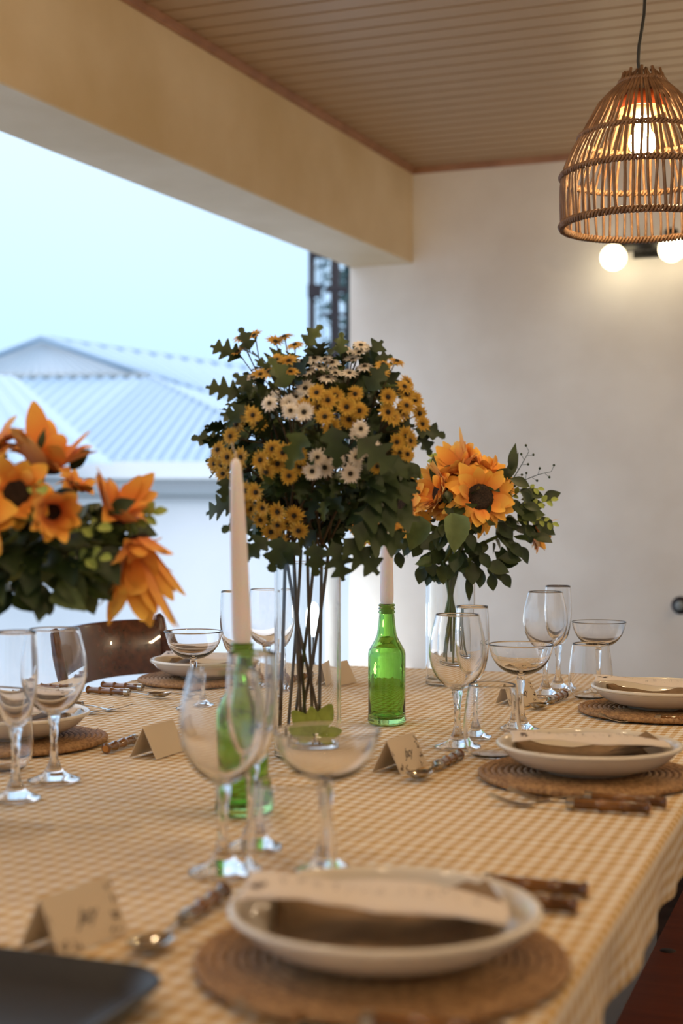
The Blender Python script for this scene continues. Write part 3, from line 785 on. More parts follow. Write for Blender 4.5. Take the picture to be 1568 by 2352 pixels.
def card(px,py,rot,label,written):
    p=tp(px,py); m=TR((p.x,p.y,TZ),ROT+rot)
    r=root('place_card',m,label,'place card','folded place cards'); put('folded_card',CARD,r)
    if written:
        # right sloping face, text reads along the fold
        S,H=.024,.048; nrm=Vector((H,0,S)).normalized(); down=Vector((S,0,-H)).normalized()
        ex=Vector((0,1,0)); ey=-down
        c=Vector((S/2,0,H/2))+nrm*.0004
        lm=Matrix((ex,ey,nrm)).transposed().to_4x4(); lm.translation=c
        put('name_lettering',TEXT,r,m@lm)
        mbp=MB(); rs=random.Random(px)
        for (cx,cy,n) in ((.036,-.008,6),(.040,.006,5),(.040,.016,4),(-.036,-.018,9),(-.022,-.021,6),(-.041,.006,3),(.03,-.02,4)):
            for k in range(n):
                x=cx+rs.uniform(-.005,.005); y=cy+rs.uniform(-.004,.004); x=max(-.044,min(.044,x)); y=max(-.0245,min(.0245,y)); b=rs.uniform(0,pi); l=rs.uniform(.0015,.0035)
                d=Vector((cos(b),sin(b),0))*l; q=Vector((-sin(b),cos(b),0))*l*.35; P=Vector((x,y,.0001))
                mbp.face([mbp.vert(P-d),mbp.vert(P+q),mbp.vert(P+d),mbp.vert(P-q)])
        put('floral_print',mbp.mesh('fp',M['card_print'],False),r,m@lm)['kind']='stuff'
    return r
card(172,2160,-.18,'blurred written place card behind the black tray',True)
card(919,1765,-.14,'written place card left of the middle right setting',True)
card(1190,1618,-.25,'written place card seen past the coupe, far right',True)
card(363,1731,-.05,'plain backed place card beside the left edge placemat',False)
card(776,1570,-.1,'plain place card half behind the tall daisy vase',False)

# ================================================================== TRAY
def rrect(x0,y0,x1,y1,r,n=8):
    pts=[]
    for cx,cy,a0 in ((x1-r,y1-r,0),(x0+r,y1-r,pi/2),(x0+r,y0+r,pi),(x1-r,y0+r,3*pi/2)):
        for k in range(n+1): a=a0+pi/2*k/n; pts.append((cx+r*cos(a),cy+r*sin(a)))
    return pts
mb=MB(); Pc,Tc=-.505,1.0
loops=[]
for (ins,z,r) in ((.020,0,.035),(.004,.016,.046),(0,.020,.05),(.002,.0225,.048),(.008,.020,.042),(.022,.004,.032)):
    loops.append([mb.vert((x,y,z)) for x,y in rrect(-.46+ins,-.36+ins,0-ins,0-ins,r)])
n=len(loops[0])
for A,B in zip(loops,loops[1:]):
    for k in range(n): mb.face((A[k],A[(k+1)%n],B[(k+1)%n],B[k]))
mb.face(loops[0][::-1]); mb.face(loops[-1])
put('serving_tray',mb.mesh('tray',M['tray'],True,50),None,tmat(Pc,Tc),('black rounded serving tray at the lower left corner','tray'))

# ================================================================== BOTTLES AND CANDLES
def bottle_mesh():
    o=[(0,.004),(.020,.003),(.0300,.0),(.0335,.002)]+smooth_prof([(.0348,.006),(.0340,.012)],2)+[(.0336,.02),(.0336,.06),(.0338,.118)]
    o+=smooth_prof([(.0338,.124),(.0325,.131),(.0270,.141),(.0215,.151),(.0180,.160),(.0155,.178),(.0137,.197)],4)
    o+=[(.0137,.198),(.0152,.199),(.0152,.201),(.0140,.202),(.0137,.205),(.0150,.2055),(.0150,.2075),(.0137,.208),(.0137,.2105),(.0150,.211),(.0150,.213),(.0140,.2145),(.0132,.215)]
    i=[(.0117,.2145),(.0113,.20),(.0128,.180),(.0152,.161),(.0188,.150),(.0245,.139),(.0300,.129),(.0311,.122),(.0310,.06),(.0310,.018),(.027,.010),(.012,.012),(0,.013)]
    mb=MB(); mb.lathe(o+i,48); return mb.mesh('bottle',M['green_glass'])
BOT=bottle_mesh()
def candle(name_label, base, lean, length):
    r=root('taper_candle',Matrix.Translation(base)@Matrix.Rotation(lean[0],4,'Y')@Matrix.Rotation(lean[1],4,'X'),name_label,'candle','taper candles in green bottles')
    mb=MB(); L=length; prof=[(0,-.018),(.0105,-.018),(.0108,.0)]
    prof+=[(.0122,.006),(.0124,.02),(.0108,L*.5),(.0086,L*.85),(.0074,L-.02),(.0064,L-.008),(.0035,L-.001),(0,L)]
    mb.lathe(prof,28); put('wax_body',mb.mesh('wax',M['candle']),r)
    mb=MB(); mb.tube([(0,0,L-.004),(0,0,L+.006),(-.003,0,L+.013),(-.0045,0,L+.02)],[.0012,.001,.0008,.0006],6); put('wick',mb.mesh('wick',M['wick']),r)
    return r
pb=tp(556,1866); put('green_bottle',BOT,None,TR((pb.x,pb.y,TZ)),('green glass bottle with candle, nearer of two, left of tall vase','bottle','green bottles used as candlesticks'))
candle('pinkish white taper candle standing left in front of the daisies',Vector((pb.x,pb.y,TZ+.216)),(-.035,0),.232)
pb=tp(888,1661); put('green_bottle',BOT,None,TR((pb.x,pb.y,TZ)),('green glass bottle with candle, farther one, right of tall vase','bottle','green bottles used as candlesticks'))
candle('white taper candle before the sunflowers, rising behind daisy leaves',Vector((pb.x,pb.y,TZ+.216)),(.0,0),.19)

# ================================================================== VASES
def vase_mesh(R,H,th=.0028,base=.012):
    mb=MB(); mb.lathe([(0,0),(R-.003,0),(R,.002),(R,H*.5),(R,H-.001),(R-.0008,H),(R-th+.0008,H),(R-th,H-.001),(R-th,H*.5),(R-th,base+.006),(R-th-.006,base),(0,base)],64)
    return mb.mesh('vase',M['vase_glass'],True,35)
v1=tp(706,1736); VR=.052
put('glass_vase',vase_mesh(VR,.302),None,TR((v1.x,v1.y,TZ)),('tall clear cylinder vase holding the daisies in the centre','vase','clear cylinder vases'))
v2=tp(1034,1571)
put('glass_vase',vase_mesh(.0545,.262),None,TR((v2.x,v2.y,TZ)),('clear cylinder vase with sunflowers, right of the green bottle','vase','clear cylinder vases'))
v3=tp(-130,1900)

# ------------------------------------------------------------------ leaves and petals
def leaf_mesh(name, outline, L=.05, fold=.25, bend=.25, fwd=.0, m='leaf_dark'):
    """outline = half widths along the midrib (fractions of L)"""
    mb=MB(); n=len(outline); mid=[];le=[];ri=[]
    for i,wd in enumerate(outline):
        t=i/(n-1); z=-bend*t*t*L; x=t*L*(1-.15*bend*t)
        mid.append(mb.vert((x,0,z))); 
        if wd>0:
            le.append(mb.vert((x+fwd*wd*L,wd*L,z+fold*wd*L))); ri.append(mb.vert((x+fwd*wd*L,-wd*L,z+fold*wd*L)))
        else: le.append(mid[-1]); ri.append(mid[-1])
    for i in range(n-1):
        for s,side in ((1,le),(-1,ri)):
            q=[mid[i],mid[i+1],side[i+1],side[i]]
            r=[]
            for x in q:
                if x not in r: r.append(x)
            if len(r)>2: mb.face(r if s==1 else r[::-1])
    return mb.mesh(name,M[m])
def lobes(n,wid,depth,N=27,pw=.75,ser=.02):
    r=[]
    for i in range(N):
        t=i/(N-1)
        if i==0 or i==N-1: r.append(0); continue
        env=wid*sin(pi*t**pw)**.7; ph=.5-.5*cos(2*pi*n*max(0,t-.12)/.88)
        r.append(.02 if t<.12 else max(.02,env*(1-depth+depth*ph)+ser*(i%2)))
    return r
LOB=lobes(2.7,.33,.62,29,.75,.03); LOB2=lobes(3.4,.38,.72,31,.8,.01)
OV=[0,.10,.20,.27,.30,.28,.22,.12,0]
SL=[0,.05,.10,.14,.15,.14,.10,.05,0]
HEART=[.03,.12,.22,.29,.33,.32,.345,.33,.335,.30,.30,.25,.23,.16,.12,.05,0]
LEAF={'lob':[leaf_mesh('lobed_leaf',LOB,.06,.25,.3,.25),leaf_mesh('lobed_leaf',LOB2,.075,.1,.2,.35),leaf_mesh('lobed_leaf',LOB,.055,.4,.6,.2,'leaf_olive')],
      'ov':[leaf_mesh('oval_leaf',OV,.05,.3,.4),leaf_mesh('oval_leaf',OV,.055,.2,.1)],
      'sl':[leaf_mesh('slender_leaf',SL,.06,.2,.5)],
      'heart':[leaf_mesh('heart_leaf',HEART,.062,.9,.35,0,'leaf_pale'),leaf_mesh('heart_leaf',HEART,.06,.7,.45,0,'leaf_olive')],
      'euc':[leaf_mesh('round_leaf',[.02,.22,.32,.36,.34,.24,.10],.014,.3,.2,0,'leaf_lime')]}
M['leaf_bright']=leafmat('bright_olive_leaf', srgb('7d8c34'), srgb('97a545'))
BIGLOB=leaf_mesh('big_lobed_leaf',lobes(1.0,.24,.15,17,.9,.012),.10,.1,.1,.3,'leaf_bright')
def petal(mb, a, r0, L, wd, lift, curl, seg=4, twist=0, tipw=.25):
    ca,sa=cos(a),sin(a); rows=[]
    for i in range(seg+1):
        t=i/seg; prof=sin(pi*min(1,t*.86+.10))**.8; wv=wd*prof/2
        if i==seg: wv=wd*tipw/2
        r=r0+L*t*(1-.10*abs(lift)); z=lift*L*t+curl*L*t*t
        row=[]
        for s in (-1,0,1):
            y=s*wv; zz=z+(.18*wd if s else 0)*sin(pi*t)+twist*s*wv
            row.append(mb.vert((r*ca-y*sa,r*sa+y*ca,zz)))
        rows.append(row)
    for i in range(seg):
        for k in (0,1):
            t0,t1=i/seg,(i+1)/seg
            mb.face((rows[i][k],rows[i+1][k],rows[i+1][k+1],rows[i][k+1]),[(k/2,t0),(k/2,t1),((k+1)/2,t1),((k+1)/2,t0)])
def daisy_mesh(m,n=11,R=.0145):
    out=[]
    for v in range(3):
        mb=MB(); rs=random.Random(v)
        for lay in (0,1):
            for k in range(n):
                petal(mb,2*pi*(k+.5*lay)/n+rs.uniform(-.08,.08),.0022,(R-.002)*rs.uniform(.85,1.1)*(1-.12*lay),.0040,[.10,.28,-.1][v]+lay*.15,-.15,2,rs.uniform(-.3,.3),.12)
        out.append(mb.mesh('daisy_petals',M[m]))
    return out
DY,DW=daisy_mesh('pet_yellow'),daisy_mesh('pet_white')
mb=MB(); mb.lathe([(.0031,-.0004),(.0033,.001),(.0027,.0022),(.0015,.0028),(0,.003)],12); EYE=mb.mesh('daisy_eye',M['daisy_eye'])
mb=MB(); mb.lathe([(.0012,-.006),(.003,-.003),(.0045,-.0005),(.003,.0002),(0,.0002)],8); CALYX=mb.mesh('calyx',M['leaf_olive'])
def sun_mesh(m,seed,R=.076,closed=0.0,disc=.028):
    rs=random.Random(seed); mb=MB()
    for lay,(n,lf,k) in enumerate(((17,.05,1.0),(17,.28,.93),(13,.6,.72))):
        for i in range(n):
            petal(mb,2*pi*(i+.5*lay)/n+rs.uniform(-.12,.12),disc*.75,(R-disc*.8)*k*rs.uniform(.85,1.12),.026*rs.uniform(.85,1.2),lf+closed+rs.uniform(-.22,.22),rs.uniform(-.75,.15)/.8,5,rs.uniform(-.5,.5),.14)
    return mb.mesh('sunflower_petals',M[m])
def disc_mesh(r=.028):
    mb=MB(); prof=[(r,-.002),(r*1.02,.002),(r*.95,.007),(r*.7,.0105),(r*.45,.0095),(r*.2,.008),(0,.0075)]
    mb.lathe(prof,40,None,lambda a,z:1+.03*sin(a*23)); return mb.mesh('seed_disc',M['seed'])
DISC=disc_mesh()
SUN=[sun_mesh('pet_sun',1),sun_mesh('pet_sun',2,.07,.35),sun_mesh('pet_sun',3,.07,.9)]
def lily_mesh(m,seed,R,closed):
    rs=random.Random(seed); mb=MB()
    for lay,(n,lf,k) in enumerate(((8,.1,1.0),(7,.35,.9),(5,.7,.7))):
        for i in range(n):
            petal(mb,2*pi*(i+.5*lay)/n+rs.uniform(-.25,.25),.018,(R-.02)*k*rs.uniform(.75,1.15),.038*rs.uniform(.8,1.2),lf+closed+rs.uniform(-.25,.25),rs.uniform(-.9,.1),6,rs.uniform(-.5,.5),.15)
    return mb.mesh('lily_petals',M[m])
SUNO=[lily_mesh('pet_sun',4,.078,.3),lily_mesh('pet_orange',5,.085,.9),lily_mesh('pet_sun',6,.085,2.0)]
def curve_pts(p0,p1,sag,n=8):
    p0,p1=Vector(p0),Vector(p1); mid=(p0+p1)/2+sag
    return [p0*(1-t)**2+mid*2*t*(1-t)+p1*t*t for t in [i/n for i in range(n+1)]]

# ================================================================== DAISY BOUQUET
db=root('daisy_bouquet',TR((v1.x,v1.y,TZ+.012)),'tall bunch of mustard and white daisies with dark leaves in tall vase','bouquet')
CB=W(722,1030,2.2)
def cr(x,y): return 460+x/2.904, 740+y/2.904
YEL=[[(270,110),(360,90),(300,170),(250,200)],[(560,95),(500,130),(630,150)],[(510,250),(590,260),(460,330),(530,310),(600,330),(400,350)],
 [(775,470),(695,565),(790,572),(850,520),(830,630),(875,705)],[(900,490),(975,565),(1025,545),(1060,590),(990,650),(1030,480)],
 [(240,680),(300,610),(350,620),(385,670),(200,760)],[(115,850),(180,900),(245,940),(95,945),(140,955),(150,1010),(270,900)],
 [(480,845),(595,870),(655,885),(550,870),(660,965),(590,1025)],[(400,920),(515,945),(440,1000)],
 [(300,1125),(370,1135),(285,1200),(335,1245),(415,1240),(300,1290),(400,1320)],[(515,1265),(625,1290),(515,1355),(580,1350),(655,1390),(530,1440),(470,1400)],
 [(1310,260),(1220,280),(1360,430),(1200,340),(1380,400)],[(1380,480),(1430,520),(1375,555),(1460,610),(1285,635),(1340,600),(1250,600),(1480,680),(1250,500)],
 [(1310,800),(1400,790),(1330,870),(1380,880),(1370,760)],[(1180,960),(1200,1000)]]
WHI=[[(680,260),(760,240),(650,350),(720,320)],[(830,250),(790,300),(850,370),(880,270),(900,340)],[(320,400),(350,370)],[(460,540),(470,500)],
 [(700,440),(640,500),(590,540),(600,590),(690,600)],[(1070,155),(1060,205),(1015,250),(1095,295),(993,340),(960,180)],[(855,895),(830,970),(745,995),(910,920),(780,900)],
 [(1070,710),(1050,740)],[(1100,840),(1040,900),(1160,850),(1020,960),(1000,1010)]]
neck=Vector((v1.x,v1.y,TZ+.302))
tops=[(674,690),(690,712),(700,690),(713,716),(727,745),(750,700),(684,730),(668,705)]
hubs=[]
for colr,cl in [('Y',c) for c in YEL]+[('W',c) for c in WHI]:
    pts=[]
    for (x,y) in cl:
        px,py=cr(x,y); rho=min(1,sqrt(((px-725)/262)**2+((py-1015)/268)**2)); fr=-.155*sqrt(max(0,1-rho**2))*rnd(.75,1.0)
        if colr=='W' and py<920: fr*=.3
        pts.append(W(px,py,2.2+fr))
    cen=sum(pts,Vector())/len(pts); hub=cen+(CB-cen)*.28+Vector((0,0,-.02)); hubs.append((colr,pts,cen,hub))
i=0
for colr,pts,cen,hub in hubs:
    nx=v1.x+ (i%7-3)*.011; ny=v1.y+((i*3)%7-3)*.009
    mb=MB(); ne=Vector((nx,ny,TZ+.30+.02))
    if i<9:
        bx=v1.x+((i*5)%9-4)*.0085-.008; by=v1.y+((i*2)%5-2)*.012
        mb.tube([Vector((bx,by,TZ+.016))]+curve_pts((bx+(nx-bx)*.3,by+(ny-by)*.3,TZ+.10),ne,Vector(((nx-bx)*.1,0,0)),6),.0026,7)
    a=ne if i<9 else ne+Vector((0,0,.01))
    mb.tube(curve_pts(a,hub,Vector((0,0,.02))-(hub-a)*.05,7),[.0022-.0001*k for k in range(8)],6)
    for p in pts:
        mb.tube(curve_pts(hub,p+(CB-p).normalized()*.004,Vector((0,0,-.004)),4),.0009,5)
    put('flower_stem',mb.mesh('flower_stem',M['stem_dark']),db,Matrix.Identity(4)); i+=1
for colr,pts,cen,hub in hubs:
    for p in pts:
        f=(p-CB).normalized()*1.0+Vector((0,-1.0,.12))+rvec()*.35
        if p.z>1.33: f=f*.5+Vector((rnd(-.5,.5),-.2,.9))
        mm=face_mat(p,f,rnd(0,6.28),rnd(.98,1.18))
        d=put('daisy',random.choice(DY if colr=='Y' else DW),db,mm)
        put('daisy_eye',EYE,d,mm); put('calyx',CALYX,d,mm)
# leaves
rs=random.Random(11)
nl=0; FP=[(HX+p.x/p.y*F,HY-(p.z-CZ)/p.y*F,p.y) for h in hubs for p in h[1]]
while nl<262:
    u=Vector((rs.uniform(-1,1),rs.uniform(-1,1),rs.uniform(-1,1)))
    if u.length>1: continue
    r_=.30+.62*u.length; dirn=u.normalized()
    if dirn.z<-.75: continue
    p=CB+Vector((dirn.x*.150,dirn.y*.125,dirn.z*.160))*r_
    tipp=p+dirn*.02; hit=False
    for (fx,fy,fd) in FP:
        for qq in (p,tipp):
            if qq.y<fd+.012 and (HX+qq.x/qq.y*F-fx)**2+(HY-(qq.z-CZ)/qq.y*F-fy)**2<26**2: hit=True
    if hit: continue
    # gap at upper right and lower right of the silhouette
    if dirn.x>.55 and -.1<dirn.z<.5 and r_>.7 and rs.random()<.75: continue
    if dirn.z>.75 and r_>.8 and rs.random()<.6: continue
    al=(dirn+Vector((rs.uniform(-.6,.6),rs.uniform(-.6,.6),rs.uniform(-.5,.5)))); upv=dirn*.7+Vector((rs.uniform(-.8,.8),rs.uniform(-.8,.4),.7))
    me=LEAF['lob'][rs.choice((0,0,0,1,1,2))]
    put('leaf',me,db,leaf_mat(p,al,upv,rs.uniform(.55,.9))); nl+=1
for (px,py,d,ax,az,sc,k) in ((560,825,2.2,-1,.5,.75,1),(575,810,2.18,-.3,.9,.7,0),(560,910,2.15,-.9,.3,.8,1),(565,925,2.1,-.5,-.6,.75,0),(580,905,2.12,-.6,.8,.7,0),
    (700,800,2.15,.5,.9,.8,2),(780,820,2.15,.1,1,.7,2),(850,830,2.2,.9,.3,.6,0),(880,850,2.2,.5,-.6,.9,0),(900,880,2.2,-.3,-.8,.8,0),(860,940,2.2,.2,-1,1,0),
    (945,985,2.2,1,-.1,.9,0),(960,990,2.2,.5,-.8,.7,0),(510,1020,2.15,-.9,.3,.8,0),(520,1090,2.12,-.1,-1,.7,0),(590,1200,2.1,-.9,-.1,.9,0),(620,1230,2.1,-.6,-.5,.9,0),
    (820,1150,2.1,1,.25,1.2,1),(810,1180,2.1,1,.0,1.35,1),(790,1210,2.1,1,-.25,1.3,1),(780,1230,2.1,.7,-.6,1.1,1),(760,1235,2.1,.3,-.9,.9,1),(830,1120,2.1,.9,.5,1.1,1),(860,1060,2.15,.6,-.5,1.1,1),(870,1010,2.15,.5,-.9,1.0,0),
    (690,1240,2.1,-.6,-.7,.9,0),(720,1240,2.08,.1,-1,.9,0),(650,1225,2.08,-.3,-.9,1.,0),(760,970,2.03,.2,-1,1.1,0),(700,985,2.03,-.4,-.8,1.1,2),(810,1000,2.05,.8,-.6,1.1,1),(840,905,2.1,.5,.8,.9,0),(660,900,2.1,-.2,.6,1,2)):
    al=Vector((ax,-.25,az)); put('leaf',LEAF['lob'][k],db,leaf_mat(W(px,py,d),al,Vector((.1,-1,.5)),sc))
nl=0
while nl<170:
    u=Vector((rs.uniform(-1,1),rs.uniform(-.3,1),rs.uniform(-1,.75)))
    if u.length>.85: continue
    p=CB+Vector((u.x*.135,u.y*.12+.01,u.z*.155))
    put('inner_leaf',LEAF['lob'][rs.choice((0,1,1,2))],db,leaf_mat(p,Vector((u.x+rs.uniform(-.8,.8),rs.uniform(-.6,.6),rs.uniform(-.9,.9))),Vector((rs.uniform(-.7,.7),-.8,.5)),rs.uniform(.7,1.05))); nl+=1
# the leaf standing in the bottom of the vase
for (px,py,ax,az,sc) in ((722,1690,-.8,.9,.52),(722,1690,-.1,1,.46),(724,1690,.5,1,.55),(720,1692,-1,.25,.48),(724,1694,1,.25,.44),(722,1694,.9,-.5,.34),(722,1694,-.8,-.3,.36)):
    put('leaf_in_vase',BIGLOB,db,leaf_mat(W(px,py,2.162),Vector((ax,-.1,az)),Vector((0,-1,.1)),sc))

# ================================================================== SUNFLOWER BOUQUET
def spray(parent, p0, p1, kind, n, sc=1.0, mt='stem_green', seed=0):
    r=random.Random(seed); sagv=Vector((r.uniform(-.02,.02),r.uniform(-.02,.02),r.uniform(0,.03)))
    pts=curve_pts(p0,p1,sagv,10); mb=MB(); mb.tube(pts,[.0016-.0001*k for k in range(11)],6)
    if kind=='berry':
        for k in range(3,11):
            s=1 if k%2 else -1; q=pts[k]; d=(pts[min(k+1,10)]-pts[k-1]).normalized(); o=Vector((d.z,0,-d.x))*s*.012+d*.008
            mb.tube([q,q+o],.0006,4)
            mb.lathe([(0,-.003),(.0026,-.001),(.0028,.001),(.0015,.003),(0,.0035)],8,Matrix.Translation(q+o))
        put('berry_sprig',mb.mesh('berry_sprig',M['leaf_dark']),parent,Matrix.Identity(4)); return
    put('twig',mb.mesh('twig',M[mt]),parent,Matrix.Identity(4))
    for k in range(n):
        t=.25+.75*k/max(1,n-1); idx=min(9,int(t*10)); q=pts[idx].lerp(pts[idx+1],t*10-idx) if idx<10 else pts[10]
        d=(pts[idx+1]-pts[idx]).normalized(); side=Vector((d.z,0,-d.x))*(1 if k%2 else -1)+Vector((0,r.uniform(-.8,.3),0))
        al=d*(.9 if k<n-1 else 2)+side*(1 if k<n-1 else .1)
        me=r.choice(LEAF[kind]); put('leaf',me,parent,leaf_mat(q,al,Vector((0,-.8,.6)),sc*r.uniform(.8,1.15)))
def sunflower(parent, pos, facing, me, sc, disc=True, stem_to=None):
    mm=face_mat(pos,facing,rnd(0,6.28),sc); s=put('sunflower',me,parent,mm)
    put('seed_disc',DISC,s,mm)
    if stem_to is not None:
        mb=MB(); back=pos-facing.normalized()*.03; mb.tube([pos-facing.normalized()*.003]+curve_pts(back,stem_to,Vector((0,0,.0)),6),.0042,7)
        mb.lathe([(0,-.012),(.008,-.01),(.017,-.003),(.02,0),(0,0)],12,mm)
        put('flower_stem',mb.mesh('sf_stem',M['stem_green']),parent,Matrix.Identity(4))
D2=3.1
def c2(x,y,dd=0): return W(780+x/3.015,1000+y/3.015,D2+dd)
sb=root('sunflower_bouquet',TR((v2.x,v2.y,TZ+.012)),'orange sunflower bouquet with green foliage in the shorter vase','bouquet','sunflower bouquets')
nk=Vector((v2.x,v2.y,TZ+.26))
spec=[((970,430,-.08),(.30,-1,.28),0,1.06),((420,480,-.02),(-.35,-1,.15),0,.98),((840,235,-.02),(-.7,-.45,.75),2,.95),((1010,250,0),(.55,-.3,.9),1,.85),
      ((700,390,-.05),(-.95,-.5,.3),2,.9),((240,560,.05),(-.9,-.5,-.1),1,.8),((1330,660,.08),(1,-.1,-.3),2,.7),((760,450,-.03),(-.5,-.8,.35),0,.8),((180,640,.06),(-.7,-.7,-.4),0,.7),((1090,300,.02),(.7,-.5,.6),0,.75)]
for k,((x,y,dd),f,mi,sc) in enumerate(spec):
    st=Vector((v2.x+(k%3-1)*.016,v2.y+(k//3-1)*.016,TZ+.27))
    sunflower(sb,c2(x,y,dd),Vector(f),SUN[mi],sc,True,st)
for k in range(8):
    a=2*pi*k/8; x0=v2.x+.03*cos(a*3); y0=v2.y+.025*sin(a*2+1)
    mb=MB(); mb.tube([(v2.x+.028*cos(a),v2.y+.028*sin(a),TZ+.015+ .02*(k%3)),(v2.x+.012*cos(a+.4),v2.y+.012*sin(a),TZ+.15),(v2.x-.022*cos(a),v2.y-.02*sin(a),TZ+.275)],.0036,7)
    put('lower_stem',mb.mesh('lower_stem',M['stem_green']),sb,Matrix.Identity(4))
CS=c2(840,560)
rs=random.Random(5); nl=0
while nl<190:
    u=Vector((rs.uniform(-1,1),rs.uniform(-1,1),rs.uniform(-1,1)))
    if not .35<u.length<1: continue
    if u.x<-.75 or u.z>.75: continue
    p=CS+Vector((u.x*.165,u.y*.12,u.z*.115-.005))
    dirn=Vector((u.x,u.y,u.z*.6-.25))
    put('leaf',rs.choice(LEAF['ov']),sb,leaf_mat(p,dirn+Vector((rs.uniform(-.5,.5),rs.uniform(-.5,.5),rs.uniform(-.7,.3))),Vector((rs.uniform(-.4,.4),-.8,.7)),rs.uniform(.6,1.05))); nl+=1
for (x,y,dd,ax,az,k,sc) in ((560,560,-.14,-.25,-1,1,1.25),(775,540,-.15,.15,-1,0,1.35),(640,880,-.1,-1,.05,1,.6),(560,300,-.05,-.6,.8,2,1),(640,330,-.05,.1,1,3,1),(700,290,-.02,.7,.6,2,.9),
    (1150,330,0,.35,1,3,1.2),(1180,260,0,.1,1,3,1.1),(1250,500,0,1,.25,2,1.1),(1380,560,.02,.6,-.6,2,1),(1230,560,-.05,.9,.2,1,1),(1000,900,-.08,.9,-.1,2,1.1),(1060,880,-.05,1,.1,2,1.1),
    (880,900,-.05,.6,-.5,2,1),(990,930,-.06,-.3,-1,2,.8),(1050,950,-.06,.05,-1,2,.8),(1110,950,-.06,.7,-.8,2,.8),(1100,850,-.06,1,.05,2,1.0),(400,800,0,.2,-1,2,.8),(240,760,0,0,-1,2,.75),(150,770,0,-.4,-.9,2,.6),
    (1400,450,.03,.9,.5,2,.9),(1350,620,.0,1,-.3,2,1.0),(880,960,-.05,.2,-1,3,1),(820,940,-.05,.5,.6,1,.7),(700,900,-.06,.2,-1,1,.7)):
    me={0:LEAF['heart'][0],1:LEAF['heart'][1],2:LEAF['ov'][0],3:LEAF['sl'][0]}[k]
    put('leaf',me,sb,leaf_mat(c2(x,y,dd),Vector((ax,-.3,az)),Vector((rs.uniform(-.3,.3),-1,.4)),sc))
cen=c2(900,620)
for k,(x,y,dd) in enumerate(((1310,110,0),(1465,250,.0),)): spray(sb,c2(1080,480),c2(x,y,dd),'berry',0,1,seed=k)
for k,(x,y,dd) in enumerate(((1460,450,-.02),(1470,610,-.03),(1370,370,0),(450,240,.03),(640,155,.05),(100,790,.0))): spray(sb,cen.lerp(c2(x,y,dd),.45),c2(x,y,dd),'euc',9,1.15,seed=k+9)

# ================================================================== LEFT ORANGE BOUQUET (stands just outside the frame)
put('glass_vase',vase_mesh(.0545,.262),None,TR((v3.x,v3.y,TZ)),('clear cylinder vase under the orange flowers, beyond the left edge','vase','clear cylinder vases'))
ob=root('orange_bouquet',TR((v3.x,v3.y,TZ+.012)),'blurred orange flower bouquet with dark leaves at the left edge','bouquet')
D3=1.72
def c3(x,y,dd=0): return W(x,y,D3+dd)
spec=[((-45,1040,.0),(-.1,-.4,1),0,.95,1),((100,1075,-.02),(.25,-.3,1),1,.72,0),((40,1135,-.08),(.1,-1,.25),0,.62,0),((120,1175,-.08),(.35,-1,-.1),2,.45,0),((262,1185,-.02),(.5,-.35,.8),1,.60,0),((175,1120,.04),(.6,-.2,1),0,.40,0),
      ((312,1235,-.03),(.35,-.2,-1),1,.5,0),((300,1270,.0),(.10,-.1,-1),2,.70,0),((318,1250,.02),(.25,.1,-1),2,.55,0),((-80,1190,-.1),(-.1,-1,.2),0,.9,1)]
for k,((x,y,dd),f,mi,sc,dsc) in enumerate(spec):
    st=Vector((v3.x+(k%3-1)*.016,v3.y+(k//3-1)*.016,TZ+.27)); sunflower(ob,c3(x,y,dd),Vector(f),SUNO[mi],sc,True,st)
for k in range(6):
    a=2*pi*k/6; mb=MB(); mb.tube([(v3.x+.028*cos(a),v3.y+.028*sin(a),TZ+.015),(v3.x-.022*cos(a),v3.y-.02*sin(a),TZ+.275)],.0036,7); put('lower_stem',mb.mesh('lower_stem',M['stem_green']),ob,Matrix.Identity(4))
CS=c3(30,1265); rs=random.Random(6); nl=0
while nl<230:
    u=Vector((rs.uniform(-1,1),rs.uniform(-1,1),rs.uniform(-1,1)))
    if not .2<u.length<1: continue
    p=CS+Vector((u.x*.155,u.y*.10,u.z*.058+.004))
    if u.x>.85: continue
    dirn=Vector((u.x*.8,u.y,u.z*.5-.1))
    me=rs.choice(LEAF['ov']+[LEAF['ov'][0],LEAF['heart'][1]])
    put('leaf',me,ob,leaf_mat(p,dirn+Vector((rs.uniform(-.5,.5),rs.uniform(-.5,.5),rs.uniform(-.4,.3))),Vector((rs.uniform(-.4,.4),-.8,.7)),rs.uniform(.6,1.0))); nl+=1
for (x,y,dd,ax,az,k,sc) in ((120,1360,-.05,.9,-.35,0,.75),(30,1370,-.05,1,-.2,1,.8),(205,1350,-.03,.9,-.35,1,.5),(160,1080,0,.4,.5,2,.7),(90,1040,-.03,.2,1,3,.5),(20,1050,-.03,-.9,.3,2,.8),(250,1180,-.05,.6,.4,2,.7),(150,1320,-.05,.5,-.8,1,.8),(260,1350,.0,.5,-.8,2,.5)):
    me={0:LEAF['heart'][0],1:LEAF['heart'][1],2:LEAF['ov'][0],3:LEAF['sl'][0]}[k]
    put('leaf',me,ob,leaf_mat(c3(x,y,dd),Vector((ax,-.3,az)),Vector((.1,-1,.4)),sc))
for k,(x,y,dd) in enumerate(((350,1180,-.02),(225,1210,-.1),(230,1280,-.1),(90,1120,-.1))): spray(ob,c3(x-90,y+40,0),c3(x,y,dd),'euc',8,1.3,seed=k+30)

